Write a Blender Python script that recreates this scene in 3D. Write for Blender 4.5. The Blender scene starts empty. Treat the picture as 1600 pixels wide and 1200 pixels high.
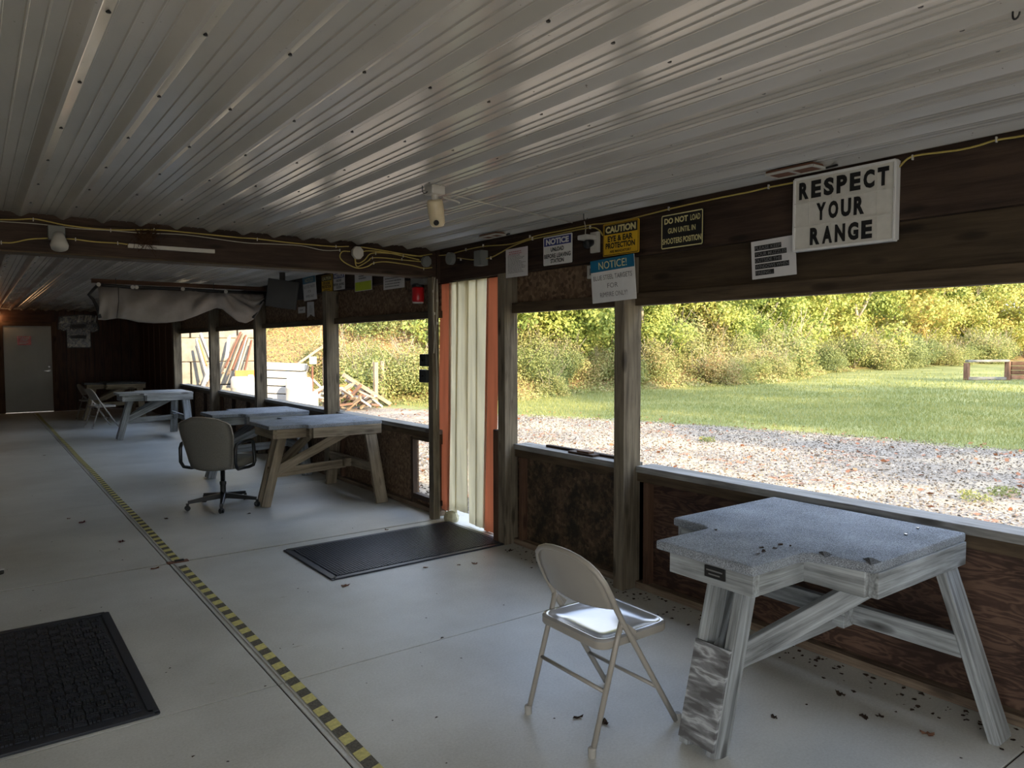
import bpy, math, random
import numpy as np
from mathutils import Vector, Matrix, Euler
random.seed(7); np.random.seed(7)
S = bpy.context.scene
COL = S.collection
H = 1.5
# ------------------------------------------------------------------ camera
F_PX, YAW, PIT, ROL = 1144.5, math.radians(36.34), math.radians(-3.033), math.radians(-0.114)
_fw = Vector((math.sin(YAW)*math.cos(PIT), math.cos(YAW)*math.cos(PIT), math.sin(PIT)))
_r0 = Vector((math.cos(YAW), -math.sin(YAW), 0)); _u0 = _r0.cross(_fw)
_r = _r0*math.cos(ROL)+_u0*math.sin(ROL); _u = -_r0*math.sin(ROL)+_u0*math.cos(ROL)
cd = bpy.data.cameras.new('camera'); cam = bpy.data.objects.new('camera', cd); COL.objects.link(cam)
cd.sensor_fit = 'HORIZONTAL'; cd.sensor_width = 36.0; cd.lens = F_PX*36/1600; cd.clip_end = 500; cd.clip_start = .05
M = Matrix((( _r.x,_u.x,-_fw.x,0),(_r.y,_u.y,-_fw.y,0),(_r.z,_u.z,-_fw.z,H),(0,0,0,1)))
cam.matrix_world = M
S.camera = cam
def ray(x, y): return _fw+_r*((x-800)/F_PX)-_u*((y-600)/F_PX)
def onX(x, y, X): v = ray(x,y); t = X/v.x; return Vector((X, v.y*t, H+v.z*t))
def onY(x, y, Y): v = ray(x,y); t = Y/v.y; return Vector((v.x*t, Y, H+v.z*t))
def onZ(x, y, Z=0): v = ray(x,y); t = (Z-H)/v.z; return Vector((v.x*t, v.y*t, Z))
# ------------------------------------------------------------------ view
S.view_settings.view_transform = 'Standard'; S.view_settings.look = 'None'
S.view_settings.gamma = 1; S.view_settings.use_curve_mapping = False
S.view_settings.exposure = 0.9
# ------------------------------------------------------------------ world
W = bpy.data.worlds.new('sky'); S.world = W; W.use_nodes = True
nt = W.node_tree; nt.nodes.clear()
out = nt.nodes.new('ShaderNodeOutputWorld'); bg = nt.nodes.new('ShaderNodeBackground')
tc = nt.nodes.new('ShaderNodeTexCoord'); mp = nt.nodes.new('ShaderNodeMapping'); mp.inputs['Scale'].default_value = (1,1,2.6)
nz = nt.nodes.new('ShaderNodeTexNoise'); nz.inputs['Scale'].default_value = 2.3; nz.inputs['Detail'].default_value = 6
cr = nt.nodes.new('ShaderNodeValToRGB'); cr.color_ramp.elements[0].position = .46; cr.color_ramp.elements[1].position = .66
sep = nt.nodes.new('ShaderNodeSeparateXYZ')
g = nt.nodes.new('ShaderNodeValToRGB')
g.color_ramp.elements[0].position = 0; g.color_ramp.elements[0].color = (.86,.86,.84,1)
g.color_ramp.elements[1].position = .7; g.color_ramp.elements[1].color = (.30,.46,.78,1)
mx = nt.nodes.new('ShaderNodeMixRGB'); mx.inputs[2].default_value = (1.15,1.1,1.02,1)
nt.links.new(tc.outputs['Generated'], mp.inputs['Vector']); nt.links.new(mp.outputs[0], nz.inputs['Vector'])
nt.links.new(nz.outputs['Fac'], cr.inputs[0]); nt.links.new(tc.outputs['Generated'], sep.inputs[0])
nt.links.new(sep.outputs['Z'], g.inputs[0]); nt.links.new(cr.outputs[0], mx.inputs[0]); nt.links.new(g.outputs[0], mx.inputs[1])
nt.links.new(mx.outputs[0], bg.inputs[0]); nt.links.new(bg.outputs[0], out.inputs[0])
bg.inputs[1].default_value = 2.6
sd = bpy.data.lights.new('sun', 'SUN'); sun = bpy.data.objects.new('sun', sd); COL.objects.link(sun)
sd.energy = 7.2; sd.color = (1.0,.80,.52); sd.angle = math.radians(.8)
SUNDIR = Vector((-.09,-.95,.35)).normalized()      # towards the sun
sun.rotation_euler = SUNDIR.to_track_quat('Z','Y').to_euler()
# ------------------------------------------------------------------ mesh helpers
class MB:
    def __init__(s): s.v=[]; s.f=[]; s.g=[]
    def add(s, vs, fs, gs=None):
        o=len(s.v); s.v += [tuple(v) for v in vs]; s.f += [tuple(i+o for i in f) for f in fs]
        s.g += [tuple(x) for x in (gs if gs is not None else vs)]
        return s
    def box(s, c, d, R=None):
        c=Vector(c); d=Vector(d); ax=max(range(3), key=lambda i:d[i]); o=(ax+1)%3; p=(ax+2)%3
        off=Vector((random.uniform(0,40),random.uniform(0,9),random.uniform(0,9)))
        vs=[];gs=[]
        for i in (-.5,.5):
            for j in (-.5,.5):
                for k in (-.5,.5):
                    l=Vector((i*d.x,j*d.y,k*d.z)); gs.append(off+Vector((l[ax],l[o],l[p])))
                    vs.append(c+(R@l if R else l))
        return s.add(vs,[(0,1,3,2),(4,6,7,5),(0,4,5,1),(2,3,7,6),(0,2,6,4),(1,5,7,3)],gs)
    def bb(s, a, b):                                # box between two corners
        a=Vector(a); b=Vector(b); return s.box((a+b)/2, [abs(x) for x in (b-a)])
    def bar(s, p0, p1, w, h, up=(0,0,1)):           # board from p0 to p1, w sideways, h along up
        p0=Vector(p0); p1=Vector(p1); x=(p1-p0); L=x.length; x.normalize(); up=Vector(up)
        y=up.cross(x).normalized(); z=x.cross(y)
        R=Matrix((x,y,z)).transposed(); return s.box((p0+p1)/2,(L,w,h),R)
    def tube(s, pts, r, n=8, closed=False, cap=True, flat=1.0):
        pts=[Vector(p) for p in pts]; N=len(pts); vs=[];fs=[];gs=[]
        t=(pts[1]-pts[0]).normalized(); a=Vector((0,0,1)) if abs(t.z)<.9 else Vector((1,0,0))
        nrm=t.cross(a).normalized(); L=0
        for i in range(N):
            if closed: t=(pts[(i+1)%N]-pts[i-1]).normalized()
            else: t=(pts[min(i+1,N-1)]-pts[max(i-1,0)]).normalized()
            nrm=(nrm-t*nrm.dot(t)).normalized(); b=t.cross(nrm)
            rr=r[i] if isinstance(r,(list,tuple)) else r
            if i: L+=(pts[i]-pts[i-1]).length
            for k in range(n):
                q=2*math.pi*k/n; vs.append(pts[i]+nrm*(math.cos(q)*rr)+b*(math.sin(q)*rr*flat)); gs.append((L,math.cos(q)*rr,math.sin(q)*rr))
        for i in range(N if closed else N-1):
            j=(i+1)%N
            for k in range(n): fs.append((i*n+k,i*n+(k+1)%n,j*n+(k+1)%n,j*n+k))
        if cap and not closed: fs.append(tuple(range(n-1,-1,-1))); fs.append(tuple((N-1)*n+k for k in range(n)))
        return s.add(vs,fs,gs)
    def lathe(s, prof, n=20, c=(0,0,0), R=None):
        c=Vector(c); vs=[];fs=[]
        for (r,z) in prof:
            for k in range(n):
                q=2*math.pi*k/n; l=Vector((r*math.cos(q),r*math.sin(q),z)); vs.append(c+(R@l if R else l))
        for i in range(len(prof)-1):
            for k in range(n): fs.append((i*n+k,i*n+(k+1)%n,(i+1)*n+(k+1)%n,(i+1)*n+k))
        fs.append(tuple(range(n-1,-1,-1))); fs.append(tuple((len(prof)-1)*n+k for k in range(n)))
        return s.add(vs,fs)
    def prism(s, poly, z0, z1, T=None):             # poly counter-clockwise in xy
        n=len(poly); vs=[Vector((x,y,z0)) for x,y in poly]+[Vector((x,y,z1)) for x,y in poly]
        if T: vs2=[T@v for v in vs]
        else: vs2=vs
        fs=[tuple(range(n-1,-1,-1)),tuple(range(n,2*n))]+[(i,(i+1)%n,n+(i+1)%n,n+i) for i in range(n)]
        return s.add(vs2,fs,vs)
    def build(s, name, mat, parent=None, bevel=0, smooth=False, sub=0):
        me=bpy.data.meshes.new(name); me.from_pydata(s.v,[],s.f); me.update()
        at=me.attributes.new('gc','FLOAT_VECTOR','POINT'); at.data.foreach_set('vector',np.array(s.g,dtype=np.float32).ravel())
        me.materials.append(mat)
        if smooth: me.polygons.foreach_set('use_smooth',[True]*len(me.polygons))
        o=bpy.data.objects.new(name,me); COL.objects.link(o)
        if parent: o.parent=parent
        if bevel:
            m=o.modifiers.new('bevel','BEVEL'); m.width=bevel; m.segments=2; m.limit_method='ANGLE'; m.angle_limit=math.radians(40)
        if sub:
            m=o.modifiers.new('sub','SUBSURF'); m.levels=sub; m.render_levels=sub
        return o
def tag(o, label=None, cat=None, group=None, kind=None):
    if label: o['label']=label
    if cat: o['category']=cat
    if group: o['group']=group
    if kind: o['kind']=kind
    return o
def thing(name, label, cat, loc=(0,0,0), rz=0, group=None, R=None):
    o=bpy.data.objects.new(name,None); COL.objects.link(o); o.location=loc
    o.rotation_euler=R.to_euler() if R else (0,0,rz)
    o.empty_display_size=.1
    return tag(o,label,cat,group)
def struct(o): o['kind']='structure'; return o
def copy_tree(o, parent=None):
    c=o.copy(); COL.objects.link(c)
    if parent: c.parent=parent
    for ch in list(o.children): copy_tree(ch,c)
    return c
def arc(c, r, a0, a1, n, fx, fy):
    c=Vector(c); fx=Vector(fx); fy=Vector(fy)
    return [c+fx*(r*math.cos(a0+(a1-a0)*i/n))+fy*(r*math.sin(a0+(a1-a0)*i/n)) for i in range(n+1)]
# ------------------------------------------------------------------ materials
def newmat(name, rough=.6, col=(.5,.5,.5), spec=.5, metal=0):
    m=bpy.data.materials.new(name); m.use_nodes=True; b=m.node_tree.nodes['Principled BSDF']
    b.inputs['Base Color'].default_value=(*col,1); b.inputs['Roughness'].default_value=rough
    b.inputs['Specular IOR Level'].default_value=spec; b.inputs['Metallic'].default_value=metal
    return m,m.node_tree,b
def N(nt,t,**k):
    n=nt.nodes.new(t)
    for a,v in k.items():
        if a in n.inputs: n.inputs[a].default_value=v
        else: setattr(n,a,v)
    return n
def ramp(nt, stops, src=None):
    r=nt.nodes.new('ShaderNodeValToRGB'); e=r.color_ramp.elements
    while len(e)<len(stops): e.new(.5)
    for i,(p,c) in enumerate(stops): e[i].position=p; e[i].color=(*c,1)
    if src is not None: nt.links.new(src,r.inputs[0])
    return r
def bump(nt,b,src,st,dist=.01):
    n=N(nt,'ShaderNodeBump'); n.inputs['Strength'].default_value=st; n.inputs['Distance'].default_value=dist
    nt.links.new(src,n.inputs['Height']); nt.links.new(n.outputs[0],b.inputs['Normal']); return n
def vec(nt, scale, attr=True):
    m=N(nt,'ShaderNodeMapping'); m.inputs['Scale'].default_value=scale
    if attr:
        a=N(nt,'ShaderNodeAttribute'); a.attribute_name='gc'; nt.links.new(a.outputs['Vector'],m.inputs[0])
    else:
        a=N(nt,'ShaderNodeTexCoord'); nt.links.new(a.outputs['Object'],m.inputs[0])
    return m.outputs[0]
def wood(name, dark, mid, light, rough=.75, stretch=22, spec=.3, knots=True, bs=.35):
    m,nt,b=newmat(name,rough,mid,spec)
    v=vec(nt,(1.3,stretch,stretch)); n1=N(nt,'ShaderNodeTexNoise',Scale=1.6,Detail=8,Roughness=.65,Distortion=.6); nt.links.new(v,n1.inputs['Vector'])
    v2=vec(nt,(2.2,5,5)); n2=N(nt,'ShaderNodeTexNoise',Scale=1.4,Detail=5); nt.links.new(v2,n2.inputs['Vector'])
    mx=N(nt,'ShaderNodeMath',operation='ADD'); ml=N(nt,'ShaderNodeMath',operation='MULTIPLY'); ml.inputs[1].default_value=.55
    nt.links.new(n2.outputs['Fac'],ml.inputs[0]); nt.links.new(n1.outputs['Fac'],mx.inputs[0]); nt.links.new(ml.outputs[0],mx.inputs[1])
    r=ramp(nt,[(.52,dark),(.74,mid),(.98,light)],mx.outputs[0]); src=r.outputs[0]
    if knots:
        v3=vec(nt,(2.6,9,9)); vo=N(nt,'ShaderNodeTexVoronoi',Scale=.9); nt.links.new(v3,vo.inputs['Vector'])
        kr=ramp(nt,[(.0,(1,1,1)),(.13,(.6,.6,.6)),(.19,(0,0,0))],vo.outputs['Distance'])
        mm=N(nt,'ShaderNodeMixRGB'); mm.inputs[2].default_value=(dark[0]*.55,dark[1]*.5,dark[2]*.45,1)
        nt.links.new(kr.outputs[0],mm.inputs[0]); nt.links.new(src,mm.inputs[1]); src=mm.outputs[0]
    nt.links.new(src,b.inputs['Base Color']); bump(nt,b,n1.outputs['Fac'],bs,.004)
    return m
def plain(name,col,rough=.5,spec=.5,metal=0,var=.12,scale=8,bs=0):
    m,nt,b=newmat(name,rough,col,spec,metal)
    v=vec(nt,(1,1,1),False); n=N(nt,'ShaderNodeTexNoise',Scale=scale,Detail=6,Roughness=.6); nt.links.new(v,n.inputs['Vector'])
    r=ramp(nt,[(.3,tuple(c*(1-var) for c in col)),(.7,tuple(min(1,c*(1+var)) for c in col))],n.outputs['Fac'])
    nt.links.new(r.outputs[0],b.inputs['Base Color'])
    if bs: bump(nt,b,n.outputs['Fac'],bs,.003)
    return m
MT={}
MT['post']=wood('weathered post wood',(.035,.028,.019),(.12,.10,.07),(.21,.18,.13))
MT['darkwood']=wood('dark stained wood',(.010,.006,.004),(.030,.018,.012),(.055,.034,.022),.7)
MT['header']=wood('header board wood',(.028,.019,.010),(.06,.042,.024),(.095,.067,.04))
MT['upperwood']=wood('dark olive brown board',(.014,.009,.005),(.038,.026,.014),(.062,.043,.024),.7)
MT['sill']=wood('grey sill board',(.07,.068,.062),(.18,.18,.17),(.29,.29,.28),.6)
MT['stud']=wood('brown stud wood',(.035,.018,.011),(.085,.045,.027),(.13,.075,.045))
MT['plate']=wood('bottom plate wood',(.04,.028,.02),(.13,.095,.065),(.22,.17,.12))
MT['benchgrey']=wood('bluish weathered bench wood',(.075,.08,.08),(.225,.24,.243),(.40,.43,.44),.7,30)
MT['benchtan']=wood('tan bench wood',(.08,.062,.04),(.20,.163,.11),(.32,.27,.195),.7)
MT['planktop']=wood('bare grey plank top',(.12,.125,.13),(.32,.34,.35),(.48,.51,.53),.6)
MT['lumber']=wood('old lumber',(.12,.08,.05),(.30,.23,.16),(.44,.36,.27),.8)
MT['railtie']=wood('brown railway timber',(.06,.035,.025),(.16,.09,.06),(.25,.16,.12),.8)
def plywood():
    m,nt,b=newmat('wavy grain plywood',.65,(.1,.06,.04),.3)
    v=vec(nt,(1,1,1),False)
    mp=N(nt,'ShaderNodeMapping'); mp.inputs['Scale'].default_value=(1,2.2,11); nt.links.new(v,mp.inputs[0])
    n=N(nt,'ShaderNodeTexNoise',Scale=1.3,Detail=3,Distortion=1.6); nt.links.new(mp.outputs[0],n.inputs['Vector'])
    w=N(nt,'ShaderNodeMath',operation='MULTIPLY'); w.inputs[1].default_value=34; nt.links.new(n.outputs['Fac'],w.inputs[0])
    sn=N(nt,'ShaderNodeMath',operation='SINE'); nt.links.new(w.outputs[0],sn.inputs[0])
    n2=N(nt,'ShaderNodeTexNoise',Scale=3,Detail=8); nt.links.new(v,n2.inputs['Vector'])
    a=N(nt,'ShaderNodeMath',operation='MULTIPLY_ADD'); a.inputs[1].default_value=.16; nt.links.new(sn.outputs[0],a.inputs[0]); nt.links.new(n2.outputs['Fac'],a.inputs[2])
    r=ramp(nt,[(.28,(.028,.015,.010)),(.52,(.062,.034,.023)),(.78,(.125,.075,.050))],a.outputs[0])
    nt.links.new(r.outputs[0],b.inputs['Base Color']); return m
MT['ply']=plywood()
def greyply():
    m,nt,b=newmat('weathered plywood plate',.8,(.2,.2,.2),.2)
    v=vec(nt,(3,3,13),False); n=N(nt,'ShaderNodeTexNoise',Scale=2.4,Detail=7,Distortion=.5); nt.links.new(v,n.inputs['Vector'])
    r=ramp(nt,[(.40,(.10,.10,.10)),(.52,(.20,.205,.21)),(.60,(.42,.44,.45)),(.7,(.17,.17,.17))],n.outputs['Fac']); nt.links.new(r.outputs[0],b.inputs['Base Color']); return m
MT['greyply']=greyply()
def osb(name,k=1.0,mould=True):
    m,nt,b=newmat(name,.7,(.1,.06,.04),.3)
    v=vec(nt,(1,1,1),False)
    vo=N(nt,'ShaderNodeTexVoronoi',Scale=42); nt.links.new(v,vo.inputs['Vector'])
    r=ramp(nt,[(.0,(.035*k,.022*k,.014*k)),(.5,(.085*k,.055*k,.034*k)),(1,(.15*k,.105*k,.065*k))],vo.outputs['Color'])
    src=r.outputs[0]
    if mould:
        n=N(nt,'ShaderNodeTexNoise',Scale=7,Detail=8,Roughness=.7); nt.links.new(v,n.inputs['Vector'])
        mr=ramp(nt,[(.42,(0,0,0)),(.6,(1,1,1))],n.outputs['Fac'])
        mm=N(nt,'ShaderNodeMixRGB'); mm.inputs[2].default_value=(.018,.016,.010,1); nt.links.new(mr.outputs[0],mm.inputs[0]); nt.links.new(src,mm.inputs[1]); src=mm.outputs[0]
    nt.links.new(src,b.inputs['Base Color']); return m
MT['osb']=osb('mouldy flake board'); MT['osbup']=osb('brown flake board',1.6,False)
def concrete():
    m,nt,b=newmat('smooth concrete',.42,(.5,.5,.48),.45)
    v=vec(nt,(1,1,1),False)
    n=N(nt,'ShaderNodeTexNoise',Scale=.9,Detail=10,Roughness=.62); nt.links.new(v,n.inputs['Vector'])
    n2=N(nt,'ShaderNodeTexNoise',Scale=95,Detail=4,Roughness=.7); nt.links.new(v,n2.inputs['Vector'])
    a=N(nt,'ShaderNodeMath',operation='MULTIPLY_ADD'); a.inputs[1].default_value=.5; nt.links.new(n2.outputs['Fac'],a.inputs[0]); nt.links.new(n.outputs['Fac'],a.inputs[2])
    r=ramp(nt,[(.40,(.33,.325,.28)),(.68,(.51,.51,.465)),(.95,(.66,.665,.62))],a.outputs[0])
    mp=N(nt,'ShaderNodeMapping'); mp.inputs['Scale'].default_value=(1.2,3.2,1); mp.inputs['Rotation'].default_value=(0,0,.3); nt.links.new(v,mp.inputs[0])
    n3=N(nt,'ShaderNodeTexNoise',Scale=6,Detail=6); nt.links.new(mp.outputs[0],n3.inputs['Vector'])
    sr=ramp(nt,[(.70,(1,1,1)),(.76,(.72,.69,.64))],n3.outputs['Fac'])
    mu=N(nt,'ShaderNodeMixRGB',blend_type='MULTIPLY'); mu.inputs[0].default_value=1; nt.links.new(r.outputs[0],mu.inputs[1]); nt.links.new(sr.outputs[0],mu.inputs[2])
    nt.links.new(mu.outputs[0],b.inputs['Base Color'])
    rr=ramp(nt,[(.3,(.36,)*3),(.8,(.55,)*3)],n.outputs['Fac']); nt.links.new(rr.outputs[0],b.inputs['Roughness'])
    bump(nt,b,n2.outputs['Fac'],.12,.002); return m
MT['concrete']=concrete()
def tin():
    m,nt,b=newmat('white painted ribbed steel',.2,(.5,.5,.5),1.0)
    v=vec(nt,(1,1,1),False)
    mp=N(nt,'ShaderNodeMapping'); mp.inputs['Scale'].default_value=(3,1,1); nt.links.new(v,mp.inputs[0])
    n=N(nt,'ShaderNodeTexNoise',Scale=1.2,Detail=8); nt.links.new(mp.outputs[0],n.inputs['Vector'])
    r=ramp(nt,[(.3,(.36,.35,.325)),(.7,(.46,.445,.415))],n.outputs['Fac'])
    n2=N(nt,'ShaderNodeTexNoise',Scale=60,Detail=2); nt.links.new(v,n2.inputs['Vector'])
    sp=ramp(nt,[(.20,(.35,.33,.3)),(.27,(1,1,1))],n2.outputs['Fac'])
    mu=N(nt,'ShaderNodeMixRGB',blend_type='MULTIPLY'); mu.inputs[0].default_value=1; nt.links.new(r.outputs[0],mu.inputs[1]); nt.links.new(sp.outputs[0],mu.inputs[2])
    nt.links.new(mu.outputs[0],b.inputs['Base Color'])
    bump(nt,b,n.outputs['Fac'],.25,.02); return m
MT['tin']=tin()
def carpet(name,col):
    m,nt,b=newmat(name,.95,col,.1)
    v=vec(nt,(1,1,1),False); n=N(nt,'ShaderNodeTexNoise',Scale=320,Detail=2); nt.links.new(v,n.inputs['Vector'])
    n2=N(nt,'ShaderNodeTexNoise',Scale=5,Detail=5); nt.links.new(v,n2.inputs['Vector'])
    a=N(nt,'ShaderNodeMath',operation='MULTIPLY_ADD'); a.inputs[1].default_value=.35; nt.links.new(n2.outputs['Fac'],a.inputs[0]); nt.links.new(n.outputs['Fac'],a.inputs[2])
    r=ramp(nt,[(.5,tuple(c*.45 for c in col)),(.68,col),(.82,tuple(c*1.55 for c in col))],a.outputs[0])
    nt.links.new(r.outputs[0],b.inputs['Base Color']); bump(nt,b,n.outputs['Fac'],.8,.006); return m
MT['carpet']=carpet('grey bench carpet',(.25,.275,.305)); MT['carpetdark']=carpet('dark grey bench carpet',(.10,.105,.11))
MT['rubber']=plain('black rubber mat',(.020,.024,.033),.42,.6,0,.2,30,.05)
MT['beige']=plain('beige enamel',(.29,.27,.235),.28,.5,0,.05)
MT['seatmetal']=plain('worn shiny beige seat',(.42,.42,.41),.16,.9,.35,.05)
MT['plug']=plain('grey rubber feet',(.3,.29,.26),.6)
MT['fabric']=plain('grey brown office fabric',(.175,.172,.15),.95,.1,0,.18,160,.2)
MT['blackplastic']=plain('black plastic',(.012,.014,.015),.35,.5)
MT['chrome']=plain('worn steel',(.35,.35,.35),.3,.5,1)
MT['black']=plain('black',(.01,.01,.01),.5)
MT['white']=plain('white board',(.62,.62,.60),.5,.4,0,.06)
MT['offwhite']=plain('letter board white',(.52,.51,.46),.4,.4,0,.08,20)
MT['paper']=plain('paper',(.55,.54,.53),.7,.2,0,.05)
MT['pinkpaper']=plain('pale pink paper',(.55,.50,.51),.7,.2,0,.05)
MT['ink']=plain('black ink',(.012,.012,.012),.5,.3)
MT['greyink']=plain('grey ink',(.15,.15,.15),.6,.3)
MT['yellow']=plain('sign yellow',(.62,.38,.02),.45,.4)
MT['cream']=plain('pale yellow paint',(.60,.54,.26),.45,.4)
MT['blue']=plain('notice blue',(.02,.03,.17),.45,.4)
MT['teal']=plain('notice teal',(.01,.12,.22),.3,.5)
MT['lime']=plain('lime green',(.42,.52,.03),.5,.3)
MT['red']=plain('red plastic',(.42,.01,.015),.3,.5)
MT['romex']=plain('yellow cable sheath',(.42,.33,.09),.5,.4)
MT['romexwhite']=plain('white cable sheath',(.42,.40,.34),.5,.4)
MT['casewhite']=plain('white edge',(.6,.6,.6),.4)
MT['junction']=plain('grey junction box',(.16,.17,.16),.5,.4)
MT['lightbox']=plain('pale box',(.45,.44,.40),.5,.4)
MT['cameracase']=plain('yellowed camera case',(.55,.47,.31),.35,.5)
MT['doorpaint']=plain('grey white door paint',(.42,.42,.38),.5,.4,0,.06,3)
MT['fibre']=plain('nest fibre',(.05,.028,.016),.95,.1,0,.5,80)
MT['tarp']=plain('dusty white sheet',(.29,.265,.24),.9,.2,0,.14,5)
MT['screen']=plain('dark grey panel',(.028,.031,.032),.5,.4)
MT['tapey']=plain('worn yellow tape',(.62,.56,.20),.6,.3,0,.2,60)
MT['tapeb']=plain('worn black tape',(.11,.10,.075),.7,.3,0,.6,120)
MT['orangeplank']=plain('orange brown paint',(.55,.18,.05),.6)
MT['whiteplastic']=plain('white plastic drum',(.56,.55,.50),.4,.4,0,.05)
MT['rust']=plain('rusty steel',(.16,.07,.04),.8)
MT['greyblock']=plain('concrete blocks',(.25,.235,.20),.85,.2,0,.25,5,.3)
MT['deadleaf']=plain('dead brown leaf',(.17,.085,.05),.8,.2,0,.4,40)
MT['redleaf']=plain('dark red leaf',(.10,.03,.03),.8,.2,0,.4,40)
MT['litter']=plain('leaf crumbs',(.05,.035,.025),.9,.1,0,.5,60)
MT['paneling']=wood('brown wall panelling',(.030,.012,.007),(.065,.028,.015),(.10,.046,.026),.55,14,.3,False)
MT['palelumber']=plain('pale siding board',(.45,.45,.43),.6,.3,0,.06)
def translucent(name,col,alpha=.5):
    m,nt,b=newmat(name,.35,col,.4)
    t=N(nt,'ShaderNodeBsdfTranslucent'); t.inputs[0].default_value=(*col,1)
    v=vec(nt,(6,6,.6),False); n=N(nt,'ShaderNodeTexNoise',Scale=3,Detail=5); nt.links.new(v,n.inputs['Vector'])
    r=ramp(nt,[(.3,tuple(c*.8 for c in col)),(.7,col)],n.outputs['Fac']); nt.links.new(r.outputs[0],b.inputs['Base Color']); nt.links.new(r.outputs[0],t.inputs[0])
    mx=N(nt,'ShaderNodeMixShader'); mx.inputs[0].default_value=alpha
    o=nt.nodes['Material Output']; nt.links.new(b.outputs[0],mx.inputs[1]); nt.links.new(t.outputs[0],mx.inputs[2]); nt.links.new(mx.outputs[0],o.inputs[0]); return m
MT['stripwhite']=translucent('cloudy vinyl strip',(.86,.82,.68),.72)
MT['striporange']=translucent('orange vinyl strip',(.68,.36,.24),.6)
def foliage(name,stops,tr=.35):
    m,nt,b=newmat(name,.55,(.2,.3,.05),.25)
    g=N(nt,'ShaderNodeNewGeometry'); oi=N(nt,'ShaderNodeObjectInfo')
    at=N(nt,'ShaderNodeAttribute'); at.attribute_name='leafrand'
    n=N(nt,'ShaderNodeTexNoise',Scale=.55,Detail=3); nt.links.new(g.outputs['Position'],n.inputs['Vector'])
    a=N(nt,'ShaderNodeMath',operation='MULTIPLY_ADD'); a.inputs[1].default_value=.42; nt.links.new(at.outputs['Fac'],a.inputs[0])
    a1=N(nt,'ShaderNodeMath',operation='MULTIPLY_ADD'); a1.inputs[1].default_value=.9; a1.inputs[2].default_value=-.33; nt.links.new(n.outputs['Fac'],a1.inputs[0]); nt.links.new(a1.outputs[0],a.inputs[2])
    a2=N(nt,'ShaderNodeMath',operation='MULTIPLY_ADD'); a2.inputs[1].default_value=.42; nt.links.new(oi.outputs['Random'],a2.inputs[0]); nt.links.new(a.outputs[0],a2.inputs[2])
    r=ramp(nt,stops,a2.outputs[0]); nt.links.new(r.outputs[0],b.inputs['Base Color'])
    t=N(nt,'ShaderNodeBsdfTranslucent'); nt.links.new(r.outputs[0],t.inputs[0])
    mx=N(nt,'ShaderNodeMixShader'); mx.inputs[0].default_value=tr
    o=nt.nodes['Material Output']; nt.links.new(b.outputs[0],mx.inputs[1]); nt.links.new(t.outputs[0],mx.inputs[2]); nt.links.new(mx.outputs[0],o.inputs[0]); return m
MT['leafgreen']=foliage('autumn green leaves',[(.1,(.13,.20,.06)),(.4,(.33,.40,.11)),(.72,(.50,.50,.15)),(1,(.52,.38,.14))])
MT['leafbrush']=foliage('bank brush leaves',[(.1,(.11,.16,.06)),(.45,(.30,.34,.12)),(.78,(.42,.37,.17)),(1,(.40,.25,.13))])
MT['leafgrey']=foliage('grey green leaves',[(.1,(.12,.17,.07)),(.6,(.28,.32,.13)),(1,(.40,.42,.19))])
MT['grassblade']=foliage('grass blades',[(.1,(.13,.165,.055)),(.6,(.25,.275,.09)),(1,(.42,.39,.16))])
MT['bark']=plain('pale bark',(.34,.30,.24),.9,.1,0,.3,12)
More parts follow.
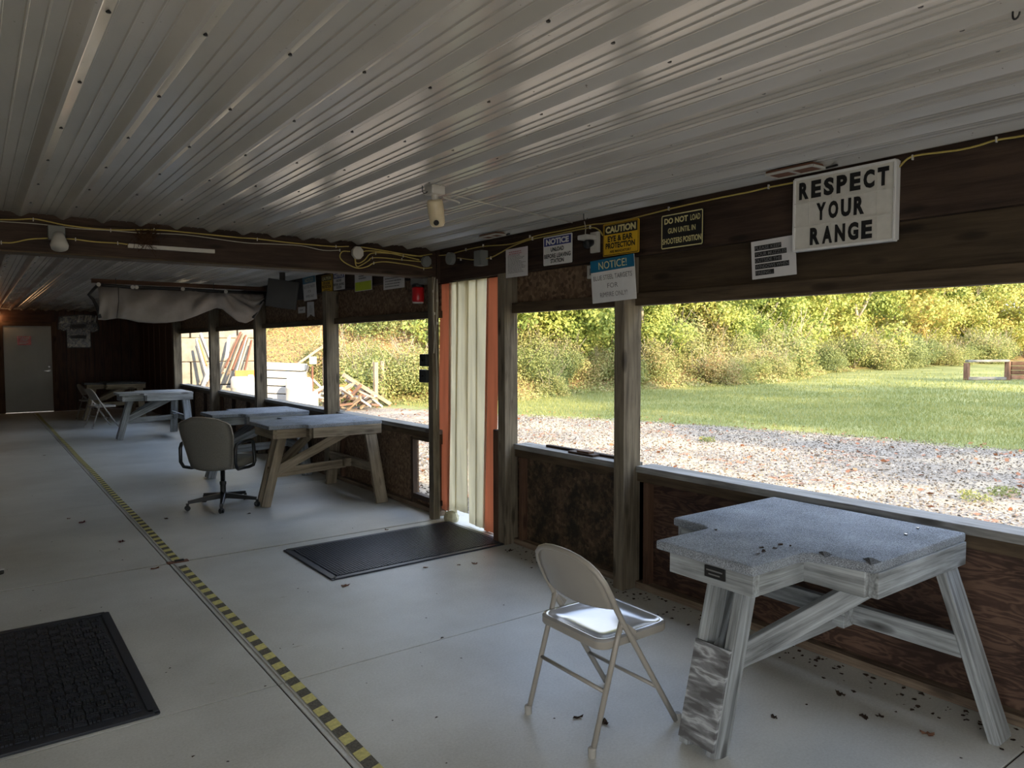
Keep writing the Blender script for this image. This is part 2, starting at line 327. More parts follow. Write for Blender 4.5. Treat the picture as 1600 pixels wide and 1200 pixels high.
def ground():
    m,nt,b=newmat('gravel and grass ground',.95,(.3,.3,.3),.15)
    g=N(nt,'ShaderNodeNewGeometry'); sp=N(nt,'ShaderNodeSeparateXYZ'); nt.links.new(g.outputs['Position'],sp.inputs[0])
    P=g.outputs['Position']
    vo=N(nt,'ShaderNodeTexVoronoi',Scale=26); nt.links.new(P,vo.inputs['Vector'])
    gr=ramp(nt,[(0,(.12,.105,.085)),(.45,(.24,.21,.175)),(.8,(.34,.30,.25)),(1,(.42,.37,.31))],vo.outputs['Color'])
    # fallen leaves lying among the stones
    vl=N(nt,'ShaderNodeTexVoronoi',Scale=9); nt.links.new(P,vl.inputs['Vector'])
    nl=N(nt,'ShaderNodeTexNoise',Scale=1.1,Detail=4); nt.links.new(P,nl.inputs['Vector'])
    ls=N(nt,'ShaderNodeSeparateXYZ'); nt.links.new(vl.outputs['Color'],ls.inputs[0])
    lm=N(nt,'ShaderNodeMath',operation='MULTIPLY'); nt.links.new(ls.outputs['X'],lm.inputs[0]); nt.links.new(nl.outputs['Fac'],lm.inputs[1])
    lr=ramp(nt,[(.50,(0,0,0)),(.53,(.7,.7,.7))],lm.outputs[0])
    m1=N(nt,'ShaderNodeMixRGB'); m1.inputs[2].default_value=(.33,.14,.07,1); nt.links.new(lr.outputs[0],m1.inputs[0]); nt.links.new(gr.outputs[0],m1.inputs[1])
    # broad warm tan patches over the stones
    ns=N(nt,'ShaderNodeTexNoise',Scale=.6,Detail=5); nt.links.new(P,ns.inputs['Vector'])
    sr=ramp(nt,[(.50,(0,0,0)),(.62,(.75,.75,.75))],ns.outputs['Fac'])
    m2=N(nt,'ShaderNodeMixRGB'); m2.inputs[2].default_value=(.46,.38,.27,1); nt.links.new(sr.outputs[0],m2.inputs[0]); nt.links.new(m1.outputs[0],m2.inputs[1])
    # grass
    ng=N(nt,'ShaderNodeTexNoise',Scale=14,Detail=6,Roughness=.7); nt.links.new(P,ng.inputs['Vector'])
    ng2=N(nt,'ShaderNodeTexNoise',Scale=.35,Detail=4); nt.links.new(P,ng2.inputs['Vector'])
    ag=N(nt,'ShaderNodeMath',operation='ADD'); nt.links.new(ng.outputs['Fac'],ag.inputs[0]); nt.links.new(ng2.outputs['Fac'],ag.inputs[1])
    gg=ramp(nt,[(.35,(.13,.15,.055)),(.5,(.21,.23,.085)),(.66,(.34,.33,.14))],None)
    hf=N(nt,'ShaderNodeMath',operation='MULTIPLY'); hf.inputs[1].default_value=.5; nt.links.new(ag.outputs[0],hf.inputs[0]); nt.links.new(hf.outputs[0],gg.inputs[0])
    # boundary x > xb(y) + noise
    cv=N(nt,'ShaderNodeFloatCurve'); 
    ym=N(nt,'ShaderNodeMapRange'); ym.inputs['From Min'].default_value=-10; ym.inputs['From Max'].default_value=30; nt.links.new(sp.outputs['Y'],ym.inputs['Value'])
    c=cv.mapping.curves[0]; pts=[(-10,12.5),(2,12.9),(7,12.5),(11,11.4),(13.7,10.2),(17,9.0),(22,7),(30,7)]
    while len(c.points)<len(pts): c.points.new(.5,.5)
    for i,(y,x) in enumerate(pts): c.points[i].location=((y+10)/40,x/20)
    cv.mapping.update(); nt.links.new(ym.outputs[0],cv.inputs['Value'])
    xb=N(nt,'ShaderNodeMath',operation='MULTIPLY'); xb.inputs[1].default_value=20; nt.links.new(cv.outputs[0],xb.inputs[0])
    df=N(nt,'ShaderNodeMath',operation='SUBTRACT'); nt.links.new(sp.outputs['X'],df.inputs[0]); nt.links.new(xb.outputs[0],df.inputs[1])
    nb=N(nt,'ShaderNodeTexNoise',Scale=2.2,Detail=8,Roughness=.7); nt.links.new(P,nb.inputs['Vector'])
    ad=N(nt,'ShaderNodeMath',operation='MULTIPLY_ADD'); ad.inputs[1].default_value=2.2; nt.links.new(nb.outputs['Fac'],ad.inputs[0]); nt.links.new(df.outputs[0],ad.inputs[2])
    br=ramp(nt,[(.0,(0,0,0)),(1,(1,1,1))],None); mr=N(nt,'ShaderNodeMapRange'); mr.inputs['From Min'].default_value=1.0; mr.inputs['From Max'].default_value=1.5; nt.links.new(ad.outputs[0],mr.inputs['Value'])
    m3=N(nt,'ShaderNodeMixRGB'); nt.links.new(mr.outputs[0],m3.inputs[0]); nt.links.new(m2.outputs[0],m3.inputs[1]); nt.links.new(gg.outputs[0],m3.inputs[2])
    # leaf litter on the rising bank
    zr=N(nt,'ShaderNodeMapRange'); zr.inputs['From Min'].default_value=-.14; zr.inputs['From Max'].default_value=.1; nt.links.new(sp.outputs['Z'],zr.inputs['Value'])
    lit=ramp(nt,[(.3,(.16,.12,.05)),(.6,(.38,.24,.12))],ng.outputs['Fac'])
    m4=N(nt,'ShaderNodeMixRGB'); nt.links.new(zr.outputs[0],m4.inputs[0]); nt.links.new(m3.outputs[0],m4.inputs[1]); nt.links.new(lit.outputs[0],m4.inputs[2])
    nt.links.new(m4.outputs[0],b.inputs['Base Color'])
    bump(nt,b,vo.outputs['Distance'],.8,.03); return m
MT['ground']=ground()
# ------------------------------------------------------------------ lettering
_tc={}
def glyphs(s, bold=0):
    k=(s,bold)
    if k in _tc: return _tc[k]
    cu=bpy.data.curves.new('t','FONT'); cu.body=s; cu.size=1; cu.offset=bold; cu.extrude=0; cu.resolution_u=3
    o=bpy.data.objects.new('t',cu); COL.objects.link(o); dg=bpy.context.evaluated_depsgraph_get(); dg.update()
    me=bpy.data.meshes.new_from_object(o.evaluated_get(dg)); v=np.array([tuple(x.co) for x in me.vertices]); f=[tuple(p.vertices) for p in me.polygons]
    bpy.data.objects.remove(o); bpy.data.curves.remove(cu); bpy.data.meshes.remove(me)
    _tc[k]=(v,f); return _tc[k]
def letter(mb, s, x0, x1, y0, y1, z=.0025, bold=0):     # text fitted into a rectangle, reading along +x
    v,f=glyphs(s,bold); lo=v.min(0); hi=v.max(0); d=hi-lo
    w=[( x0+(a[0]-lo[0])/d[0]*(x1-x0), y0+(a[1]-lo[1])/d[1]*(y1-y0), z) for a in v]
    mb.add(w,f)
def textlines(mb, x0,x1,y0,y1,n,th=.45,z=.0022,seed=0):
    rg=random.Random(seed); st=(y1-y0)/n
    for i in range(n):
        y=y1-(i+.5)*st; x=x0; end=x0+(x1-x0)*rg.uniform(.6,1)
        while x<end:
            w=rg.uniform(.03,.1)*(x1-x0)*1.3; w=min(w,end-x)
            if w<(x1-x0)*.015: break
            mb.add([(x,y-st*th/2,z),(x+w,y-st*th/2,z),(x+w,y+st*th/2,z),(x,y+st*th/2,z)],[(0,1,2,3)]); x+=w+(x1-x0)*.02
RW=Matrix(((0,0,-1),(-1,0,0),(0,1,0)))              # sign frame on the range-side wall: x -> -Y, y -> Z, z -> -X
RB=Matrix(((1,0,0),(0,0,-1),(0,1,0)))               # frame on the beam: x -> X, y -> Z, z -> -Y
def rr(w,h,r=.008,n=4):
    p=[]
    for cx,cy,a in ((w/2-r,h/2-r,0),(-w/2+r,h/2-r,90),(-w/2+r,-h/2+r,180),(w/2-r,-h/2+r,270)):
        for i in range(n+1):
            q=math.radians(a+90*i/n); p.append((cx+r*math.cos(q),cy+r*math.sin(q)))
    return p
def sign(name,label,y,z,w,h,mat,X=3.19,tilt=0,cat='sign',group=None,r=.008,th=.003,lean=0):
    R=RW@Matrix.Rotation(math.radians(tilt),3,'Z')@Matrix.Rotation(math.radians(lean),3,'X')
    t=thing(name,label,cat,(X,y,z),R=R,group=group)
    MB().prism(rr(w,h,r),-th,0.0).build('panel',mat,t)
    return t
def frameline(mb,w,h,t,z=.0015,r=.01):
    a=rr(w,h,r); b=rr(w-2*t,h-2*t,max(.002,r-t)); n=len(a)
    mb.add([(x,y,z) for x,y in a]+[(x,y,z) for x,y in b],[(i,(i+1)%n,n+(i+1)%n,n+i) for i in range(n)])
def quad(mb,x0,x1,y0,y1,z=.0012): mb.add([(x0,y0,z),(x1,y0,z),(x1,y1,z),(x0,y1,z)],[(0,1,2,3)])

# ================================================================== SETTING
# floor slabs with real joints between them
XL=-1.9; YN=-6.0; YF=19.8; CZ=2.32
fl=MB(); jo=[YN,-3.2,-.9,1.0,3.17,5.41,7.82,10.3,12.6,14.9,17.2,YF]
for i in range(len(jo)-1):
    a=.0 if i==0 else .004; b=.004
    if abs(jo[i]-5.41)<.01: a=.022
    for (xa,xb_) in ((XL-.1,1.038),(1.046,3.42)):
        fl.bb((xa,jo[i]+a,-.12),(xb_,jo[i+1]-b,0))
floor=struct(fl.build('floor',MT['concrete'],None,bevel=.0015))
struct(MB().bb((XL-.09,YN+.01,-.2),(3.41,YF-.01,-.007)).build('floor_base',MT['litter'],floor))
# ribbed steel ceiling
per=.2225; x=-1.9035; prof=[]
while x<3.25:
    prof+= [(x,CZ),(x+.031,CZ),(x+.034,CZ-.004),(x+.037,CZ-.004),(x+.040,CZ),(x+.074,CZ),(x+.077,CZ-.004),(x+.080,CZ-.004),(x+.083,CZ),(x+.116,CZ),(x+.118,CZ-.003),(x+.122,CZ-.003),(x+.154,CZ-.023),(x+.157,CZ-.0245),(x+.170,CZ-.0245),(x+.173,CZ-.023),(x+.205,CZ-.003),(x+.209,CZ-.003),(x+.211,CZ)]
    x+=per
prof.append((3.30,CZ))
cb=MB(); vs=[]; ys=[YN,5.43,YF]
for Y in ys: vs+=[(a,Y,b) for a,b in prof]
n=len(prof); cb.add(vs,[(j*n+i,j*n+i+1,(j+1)*n+i+1,(j+1)*n+i) for j in range(2) for i in range(n-1)])
ceiling=struct(cb.build('ceiling',MT['tin']))
sc=MB()
x=-1.9035
while x<3.1:
    for k in range(42):
        Y=2.035-.585*13+k*.585
        if abs(Y-5.5)<.12 or Y>YF-.1: continue
        sc.lathe([(.006,0),(.006,.004),(.003,.007)],6,(x+.192,Y,CZ-.0175))
    x+=per
sc.build('fastener_screws',MT['black'],ceiling)['kind']='stuff'
roof=struct(MB().bb((XL-.3,YN-.2,CZ+.03),(3.65,YF+.3,CZ+.16)).build('roof',MT['darkwood']))
# cross beam
beam=thing('trim_1',None,None,(0,0,0)); struct(beam)
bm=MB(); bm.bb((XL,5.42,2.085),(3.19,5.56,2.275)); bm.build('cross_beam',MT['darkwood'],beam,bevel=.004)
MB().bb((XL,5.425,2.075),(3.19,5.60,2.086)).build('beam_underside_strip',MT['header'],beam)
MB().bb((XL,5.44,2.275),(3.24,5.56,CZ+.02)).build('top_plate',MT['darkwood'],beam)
# walls
wl=MB(); wl.bb((XL-.08,.3,0),(XL,YF,CZ+.02)); struct(wl.build('wall_left',MT['paneling']))  # unseen; stops short behind the camera so more daylight gets in
struct(MB().bb((.2,YN-.1,0),(3.3,YN,CZ+.02)).build('wall_near',MT['paneling']))  # unseen partial wall, added width cuts stray light from behind right
wf=MB(); wf.bb((XL,YF,0),(.54,YF+.1,CZ+.02)); wf.bb((.54,YF,1.97),(1.48,YF+.1,CZ+.02)); wf.bb((1.48,YF,0),(3.5,YF+.1,CZ+.02))
wall_far=struct(wf.build('wall_far',MT['paneling']))
gv=MB(); x=1.55
while x<3.25: gv.bb((x,YF-.004,.0),(x+.012,YF+.001,CZ)); x+=.19
gv.build('groove',MT['darkwood'],wall_far)
d=struct(thing('door_1',None,None,(1.01,YF,0)))
dl=MB().bb((-.455,-.012,.012),(.455,.035,1.955)).build('door_leaf',MT['doorpaint'],d,bevel=.003)
f=MB(); f.bb((.455,-.03,0),(.56,.05,2.05)); f.bb((-.56,-.03,0),(-.455,.05,2.05)); f.bb((-.455,-.03,1.955),(.455,.05,2.05)); f.build('door_frame',MT['stud'],d)
MB().lathe([(.034,0),(.034,.012),(.012,.016),(.012,.05)],14,(.395,-.012,.935),Matrix.Rotation(math.pi/2,3,'X')).bar((.395,-.055,.935),(.29,-.055,.935),.014,.018).build('door_handle',MT['chrome'],dl)
MB().lathe([(.034,0),(.034,.02),(.02,.028)],14,(.395,-.012,1.03),Matrix.Rotation(math.pi/2,3,'X')).build('deadbolt',MT['chrome'],dl)
# range-side wall: one structure with posts, sills, headers, panels
WX=3.25
wr=struct(thing('wall_right',None,None,(0,0,0)))
def post(y0,y1,x0=3.145,z1=2.1,m='post'): return MB().bb((x0,y0,0),(3.29,y1,z1)).build('post',MT[m],wr,bevel=.004)
post(3.14,3.225,z1=2.03); post(4.40,4.49,3.17,2.03); MB().bb((3.15,5.42,0),(3.215,5.50,2.08)).build('post',MT['post'],wr,bevel=.004); post(7.72,7.83); post(10.22,10.33); post(12.62,12.73); post(15.35,15.46)
post(.55,.64); post(-1.9,-1.81)
MB().bb((3.17,4.49,0),(3.23,4.555,.86)).build('short_jamb_board',MT['stud'],wr,bevel=.003)
MB().bb((3.235,4.50,0),(3.29,4.54,2.03)).build('door_jamb',MT['darkwood'],wr,bevel=.002)
bays=[(-6.0,-1.9),(-1.81,3.14),(3.225,4.40),(5.50,7.72),(7.83,10.22),(10.33,12.62),(12.73,15.35)]
for i,(a,b) in enumerate(bays):
    MB().bb((3.25,a-.0,.722),(3.40,b,.76)).build('sill_board',MT['sill'],wr,bevel=.003)
    MB().bb((3.262,a,.665),(3.30,b,.722)).build('sill_rail',MT['header'],wr,bevel=.002)
    MB().bb((3.25,a,0.002),(3.31,b,.045)).build('bottom_plate',MT['plate'],wr,bevel=.003)
    if i==3:
        p=MB(); p.bb((3.31,5.99,0.0),(3.325,b+.1,.72)); p.bb((3.31,a,.645),(3.325,5.99,.72)); p.bb((3.31,a,0.0),(3.325,5.99,.12)); p.build('knee_wall_panel',MT['osbup'],wr)
        MB().bb((3.25,5.97,.045),(3.30,6.01,.66)).build('stud',MT['darkwood'],wr,bevel=.002)
        MB().bb((3.25,5.5,.09),(3.31,5.97,.135)).build('low_opening_rail',MT['darkwood'],wr,bevel=.002)
        MB().bb((3.25,5.5,.635),(3.31,5.97,.675)).build('low_opening_rail',MT['header'],wr,bevel=.002)
    else:
        MB().bb((3.31,a-.11,0.02),(3.325,b+(.11 if i!=2 else .085),.72)).build('knee_wall_panel',MT[['ply','ply','osb','osb','osbup','osbup','osbup'][i]],wr)
    for ys in ([b-.1] if i not in (1,) else [b-.1,b-.1-2.6]) + ([a+.02] if i in (2,3) else []):
        MB().bb((3.255,ys,.045),(3.305,ys+.04,.665)).build('stud',MT['stud'],wr,bevel=.002)
    if i>=4:
        for q in range(1,3):
            ys=a+(b-a)*q/3; MB().bb((3.26,ys,.045),(3.305,ys+.035,.665)).build('stud',MT['darkwood'],wr,bevel=.002)
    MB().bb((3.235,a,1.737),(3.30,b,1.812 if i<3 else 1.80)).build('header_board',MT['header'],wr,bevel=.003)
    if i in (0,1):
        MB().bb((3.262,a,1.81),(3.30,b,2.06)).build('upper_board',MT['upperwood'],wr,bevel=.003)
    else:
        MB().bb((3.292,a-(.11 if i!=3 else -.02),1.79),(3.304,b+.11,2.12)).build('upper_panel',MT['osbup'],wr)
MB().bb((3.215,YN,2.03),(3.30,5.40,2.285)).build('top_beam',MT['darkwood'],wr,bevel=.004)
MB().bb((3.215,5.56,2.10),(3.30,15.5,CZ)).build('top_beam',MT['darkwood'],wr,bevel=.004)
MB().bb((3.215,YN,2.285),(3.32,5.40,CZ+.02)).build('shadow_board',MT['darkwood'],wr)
pw=MB(); y=15.48
while y<YF: pw.bb((3.27,y,0),(3.29,min(YF,y+.60),CZ)); y+=.612
pw.build('closed_panel',MT['paneling'],wr)
MB().bb((3.19,5.40,2.03),(3.30,5.58,CZ)).build('corner_block',MT['darkwood'],wr)
MB().bb((3.245,4.55,2.03),(3.30,5.40,2.07)).build('door_head',MT['darkwood'],wr)
# knob of foam at the door threshold and outside apron
thr=struct(MB().bb((3.42,YN,-.25),(3.70,YF,-.08)).build('trim_2',MT['concrete']))

# ================================================================== SHOOTING BENCHES
def bench(label, loc, wmat, top='carpet', hz=.745, plaque=False, skew=0, group='shooting benches along the range side', coverplate=False, lshape=False):
    t=thing('shooting_bench',label,'bench',loc,skew)
    # local: x away from shooter towards the wall (0 = front leg foot), y along the wall (towards the far end)
    W_=MT[wmat]
    ty0,ty1,by0,by1=-.21,.23,-.44,.44
    if lshape: ty0=-.36
    poly=[(.02,ty0),(.30,ty0)]
    # scooped corner on the near side
    if not lshape: poly+=[(.335,ty0-.02),(.355,ty0-.07),(.37,ty0-.16),(.385,by0)]
    else: poly+=[(.325,ty0-.01),(.345,ty0-.03),(.36,by0)]
    poly+=[(1.10,by0),(1.10,by1),(.36,by1),(.355,ty1+.04),(.33,ty1),(.02,ty1)]
    if top:
        d=.036
        MB().prism(poly,hz-d,hz).build('carpeted_top' if 'carpet' in top else 'plank_top',MT[top],t,bevel=.008)
        if top=='carpet' or top=='carpetdark':
            MB().bb((1.0,-.3,hz-.002),(1.012,-.292,hz+.006)).build('screw_head',MT['chrome'],t); MB().bb((.86,-.32,hz-.002),(.87,-.31,hz+.006)).build('screw_head',MT['chrome'],t)
    z1=hz-.034; z0=z1-.092
    ap=[((.40,by0+.012),(1.09,by0+.012)),((1.075,by0+.03),(1.075,by1-.03)),((.40,by1-.012),(1.09,by1-.012)),((.395,ty1+.01),(.395,by1-.03)),((.395,by0+.03),(.395,ty0+.05)),
        ((.10,ty0+.05),(.40,ty0+.05)),((.10,ty1-.05),(.40,ty1-.05)),((.085,ty0+.03),(.085,ty1-.03))]
    for (a,b) in ap: MB().bar((a[0],a[1],(z0+z1)/2),(b[0],b[1],(z0+z1)/2),.036,z1-z0).build('apron_board',W_,t,bevel=.003)
    if plaque:
        pq=MB().bb((.058,-.065,z0+.03),(.066,.025,z1-.02)).build('name_plaque',MT['black'],t,bevel=.001)
        pl=MB(); 
        for k in range(2): pl.bb((.0565,-.055+k*.01,z1-.037-k*.014),(.058,.015-k*.01,z1-.032-k*.014))
        pl.build('plaque_print',MT['greyink'],pq)
    if plaque:
        for (fx_,fy_,sc_f) in ((.40,by0+.035,1.0),(.352,ty0-.05,.8)):
            f_=MB(); f_.add([(fx_-.03*sc_f,fy_-.03,hz-.001),(fx_+.035*sc_f,fy_-.032,hz-.001),(fx_+.02,fy_+.03*sc_f,hz-.001),(fx_-.005,fy_-.008,hz+.016*sc_f),(fx_+.012,fy_-.012,hz+.013*sc_f)],[(0,1,4,3),(1,2,4),(2,0,3,4)]); f_.build('carpet_flap',MT['carpetdark'],t)
    # front leg: two boards with a gap
    cy=(ty0+ty1)/2 if not lshape else -.08
    for s in (-1,1):
        fl_=MB().bar((.045,cy+s*.062,0),(.235,cy+s*.062,z1),.038,.085,(1,0,0)).build('leg',W_,t,bevel=.003)
    if coverplate:
        o=MB(); o.bar((.003,cy,.035),(.097,cy,.385),.158,.013,(1,0,0)); o.build('leg_cover_plate',MT['greyply'],fl_,bevel=.001)
    MB().bar((.12,cy,.30),(.135,cy,.355),.086,.06,(1,0,0)).build('leg_spacer',W_,t)
    # splayed rear legs
    for s in (-1,1):
        MB().bar((1.0,s*.62,0),(.98,s*.385,z1),.038,.115,(1,0,0)).build('leg',W_,t,bevel=.003)
    MB().bar((.955,-.50,.335),(.955,.50,.335),.038,.085).build('stretcher',W_,t,bevel=.003)
    MB().bar((.16,cy,.30),(.90,0,.315),.036,.085).build('centre_stretcher',W_,t,bevel=.003)
    MB().bar((.90,-.07,.33),(.90,.07,.33),.075,.08).build('stretcher_block',W_,t,bevel=.003)
    for s in (-1,1):
        MB().bar((.15,cy+s*.022,.31),(.80,s*.37,z1-.045),.034,.085).build('brace',W_,t,bevel=.003)
    return t
b1=bench('bluish weathered shooting bench with thick grey carpet top and plaque, nearest the camera',(2.09,1.70,0),'benchgrey','carpet',.745,True,coverplate=True)
b2=bench('tan wood shooting bench with dark carpet top beside the swivel office chair',(2.10,6.93,0),'benchtan','carpet',.775,lshape=True)
b3=bench('low carpeted shooting bench half hidden behind the office chair',(2.08,8.75,0),'benchgrey','carpet',.735,lshape=True)
b4=bench('bare pale plank shooting bench under the far windows, no carpet',(1.80,13.2,0),'benchgrey','planktop',.75,lshape=True)
b5=bench('dark shooting bench in the far corner behind the folding chairs',(1.75,17.0,0),'benchtan','carpetdark',.76)
b3.scale=(1,.9,1)
# crumbs on the near bench
for (px,py) in [(1190,856),(1194,862),(1184,866),(1210,857),(1220,852),(1236,854),(1118,828)]:
    p=onZ(px,py,.746)
    a=MB(); q=random.random()*3; r=.010
    a.add([p+Vector((math.cos(q+k*1.05)*r*random.uniform(.6,1.4),math.sin(q+k*1.05)*r*random.uniform(.5,1.3),random.uniform(.0,.007))) for k in range(6)],[(0,1,2,3),(0,3,4,5)])
    a.build('leaf_crumb',MT['litter'])
cr_=[o for o in COL.objects if o.name.startswith('leaf_crumb')]
for o in cr_: tag(o,'dark dry leaf crumb lying on the grey carpet top of the nearest bench','leaf',group='leaf crumbs on the nearest bench')

# ================================================================== FOLDING CHAIRS
def folding_chair(label, loc, rz=0, group=None):
    t=thing('folding_chair',label,'chair',loc,rz,group)
    hw=.203; r=.0115
    # front legs run up into the hoop of the backrest
    def pos(z): return .452-z*.637 if z<.5 else .1335-(z-.5)*.52
    pts=[Vector((pos(z),-hw,z)) for z in (0.012,.2,.389,.47,.53,.59)]
    y=[(.63,.198),(.668,.178),(.693,.145),(.710,.10),(.718,.05),(.720,0)]
    right=pts+[Vector((pos(z)+.0,-w,z)) for z,w in y]
    left=[Vector((p.x,-p.y,p.z)) for p in reversed(right[:-1])]
    hoop=MB().tube(right+left,r,10).build('front_leg_hoop',MT['beige'],t,smooth=True)
    # rear legs
    for s in (-1,1):
        lg=MB().tube([(.012,s*.195,.012),(.13,s*.195,.40),(.152,s*.197,.475)],r*.95,10).build('leg',MT['beige'],t,smooth=True)
        MB().lathe([(.015,0),(.016,.03),(.012,.036)],12,(.010,s*.195,0)).build('foot_cap',MT['plug'],lg)
        MB().lathe([(.015,0),(.016,.03),(.012,.036)],12,(.455,s*hw,0)).build('foot_cap',MT['plug'],hoop)
        MB().bar((.145,s*.206,.47),(.215,s*.206,.415),.004,.022).build('hinge_strap',MT['beige'],t,bevel=.002)
    MB().tube([(.075,-.195,.222),(.075,.195,.222)],.008,8).build('stretcher',MT['beige'],t,smooth=True)
    MB().tube([(.34,-.20,.172),(.34,.20,.172)],.008,8).build('stretcher',MT['beige'],t,smooth=True)
    # seat: pan with rolled skirt
    w=.185; x0,x1=.050,.440
    base=[]
    for cx,cy,a in ((x1-.06,w-.05,0),(x0+.05,w-.04,90),(x0+.05,-w+.04,180),(x1-.06,-w+.05,270)):
        for i in range(7):
            q=math.radians(a+15*i); rr_=.05 if a in(0,270) else .045; base.append((cx+rr_*math.cos(q),cy+rr_*math.sin(q)))
    n=len(base); cx=(x0+x1)/2
    def ring(s,z,dz=0): return [Vector((cx+(x-cx)*s,y*s,z+dz*(x-cx))) for x,y in base]
    rings=[ring(.985,.375),ring(1.0,.380),ring(1.0,.405),ring(.975,.414),ring(.90,.412),ring(.84,.405),ring(.5,.400),ring(.05,.399)]
    vs=[p for R_ in rings for p in R_]; fs=[(j*n+i,j*n+(i+1)%n,(j+1)*n+(i+1)%n,(j+1)*n+i) for j in range(len(rings)-1) for i in range(n)]
    fs.append(tuple((len(rings)-1)*n+i for i in range(n)))
    sk=MB(); sk.add(vs[:3*n],[f_ for f_ in fs if max(f_)<3*n]); sk.build('seat_skirt',MT['beige'],t,smooth=True)
    st=MB(); st.add(vs[2*n:],[tuple(i-2*n for i in f_) for f_ in fs if min(f_)>=2*n]); st.build('seat',MT['seatmetal'],t,smooth=True)
    # curved sheet backrest inside the hoop
    rows=[]; 
    for z,hwz in ((.525,.193),(.53,.196),(.57,.196),(.61,.192),(.65,.178),(.682,.152),(.699,.118),(.710,.075),(.715,.03)):
        row=[]
        for k in range(13):
            u=-1+2*k/12; row.append(Vector((pos(z)-.004-.022*(1-u*u)*min(1,(.73-z)*8),u*hwz, z-(.018*(1-u*u) if z<.54 else 0))))
        rows.append(row)
    vs=[p for r_ in rows for p in r_]; m_=13
    fs=[(j*m_+i,j*m_+i+1,(j+1)*m_+i+1,(j+1)*m_+i) for j in range(len(rows)-1) for i in range(m_-1)]
    b=MB(); b.add(vs,fs); ob=b.build('backrest',MT['beige'],t,smooth=True)
    so=ob.modifiers.new('solid','SOLIDIFY'); so.thickness=.003
    return t
ch=folding_chair('beige metal folding chair with shiny seat in the foreground beside the nearest bench',(1.765,2.115,0),math.radians(-1))
c2=copy_tree(ch); c2.location=(1.66,15.35,0); c2.rotation_euler=(0,0,math.radians(12)); c2['label']='beige folding chair in front of the bare plank bench, nearer of the two far chairs'
c3=copy_tree(ch); c3.location=(1.70,17.2,0); c3.rotation_euler=(0,0,math.radians(10)); c3['label']='beige folding chair behind the other one, facing the dark corner bench'

# ================================================================== OFFICE CHAIR
oc=thing('office_chair','grey-brown upholstered swivel chair with black arms on a five-star base','chair',(1.845,7.07,0),0)
hub=MB().lathe([(.034,.075),(.040,.09),(.04,.125),(.026,.14),(.026,.2),(.03,.21),(.03,.235),(.02,.24)],16); hub.build('hub',MT['blackplastic'],oc,smooth=False)
sp=[(.02,.235)]
for k in range(9): sp+=[(.024,.240+k*.0125),(.018,.246+k*.0125)]
sp+=[(.018,.36)]
MB().lathe(sp,16).build('lift_column',MT['blackplastic'],oc)
for (px,py,d_) in [(298,801,0),(352,805,0),(405,795,0),(316,783,0),(380,775,0)]:
    p=onZ(px,py,0); v=Vector((p.x-1.845,p.y-7.07,0)); a=math.atan2(v.y,v.x); L=.30
    if px==298: A0=a
for k in range(5):
    a=math.radians(180)+k*2*math.pi/5; L=.31; dx,dy=math.cos(a),math.sin(a)
    m=MB(); n=Vector((-dy,dx,0))
    for i,(s,hh,ww,z) in enumerate([(.02,.05,.024,.105),(.31,.028,.016,.075)]):
        c=Vector((dx*s,dy*s,z)); m.v+= [tuple(c+n*ww+Vector((0,0,-hh/2))),tuple(c-n*ww+Vector((0,0,-hh/2))),tuple(c-n*ww*.8+Vector((0,0,hh/2))),tuple(c+n*ww*.8+Vector((0,0,hh/2)))]
    m.g=list(m.v); m.f=[(0,1,2,3),(7,6,5,4),(0,4,5,1),(1,5,6,2),(2,6,7,3),(3,7,4,0)]
    ar=m.build('base_arm',MT['blackplastic'],oc,bevel=.004)
    R_=Matrix.Rotation(a+.5*k,3,'Z')@Matrix.Rotation(math.pi/2,3,'X'); c=MB()
    for s in (-1,1): c.lathe([(.018,0),(.023,.004),(.023,.012),(.018,.016)],14,Vector((dx*.315,dy*.315,.023))+R_@Vector((0,0,s*.012-.008)),R_)
    c.bb((dx*.315-.011,dy*.315-.011,.03),(dx*.315+.011,dy*.315+.011,.066)); c.build('caster',MT['blackplastic'],ar)
FA=math.radians(90-46)      # heading of the sitter
Rz=Matrix.Rotation(FA,3,'Z')
def L(x,y,z): return Rz@Vector((x,y,z))
ms=MB(); ms.box(L(0,0,.368),(.2,.14,.035),Rz); ms.box(L(.02,-.16,.36),(.015,.12,.012),Rz); ms.build('seat_mechanism',MT['blackplastic'],oc,bevel=.008)
def cushion(prof_pts, name):
    pass
# seat cushion: rounded slab
def slab(cx,cy,cz,sx,sy,sz,R,rad,name,mat,dome=.01,par=None):
    base=rr(sx,sy,rad,6); n=len(base); rings=[(.90,-sz/2),(.975,-sz/2+.008),(1,-.004),(.985,sz/2-.012),(.93,sz/2-.002),(.6,sz/2+dome*.8),(.1,sz/2+dome)]
    vs=[];fs=[]
    for s,z in rings:
        for x,y in base: vs.append(Vector((cx,cy,cz))+R@Vector((x*s,y*s,z)))
    for j in range(len(rings)-1):
        for i in range(n): fs.append((j*n+i,j*n+(i+1)%n,(j+1)*n+(i+1)%n,(j+1)*n+i))
    fs.append(tuple(range(n-1,-1,-1))); fs.append(tuple((len(rings)-1)*n+i for i in range(n)))
    return MB().add(vs,fs).build(name,mat,par,smooth=True)
p=L(.03,0,.42); slab(p.x,p.y,p.z,.44,.46,.075,Rz@Matrix.Rotation(math.radians(-2),3,'Y'),.09,'seat',MT['fabric'],.012,oc)
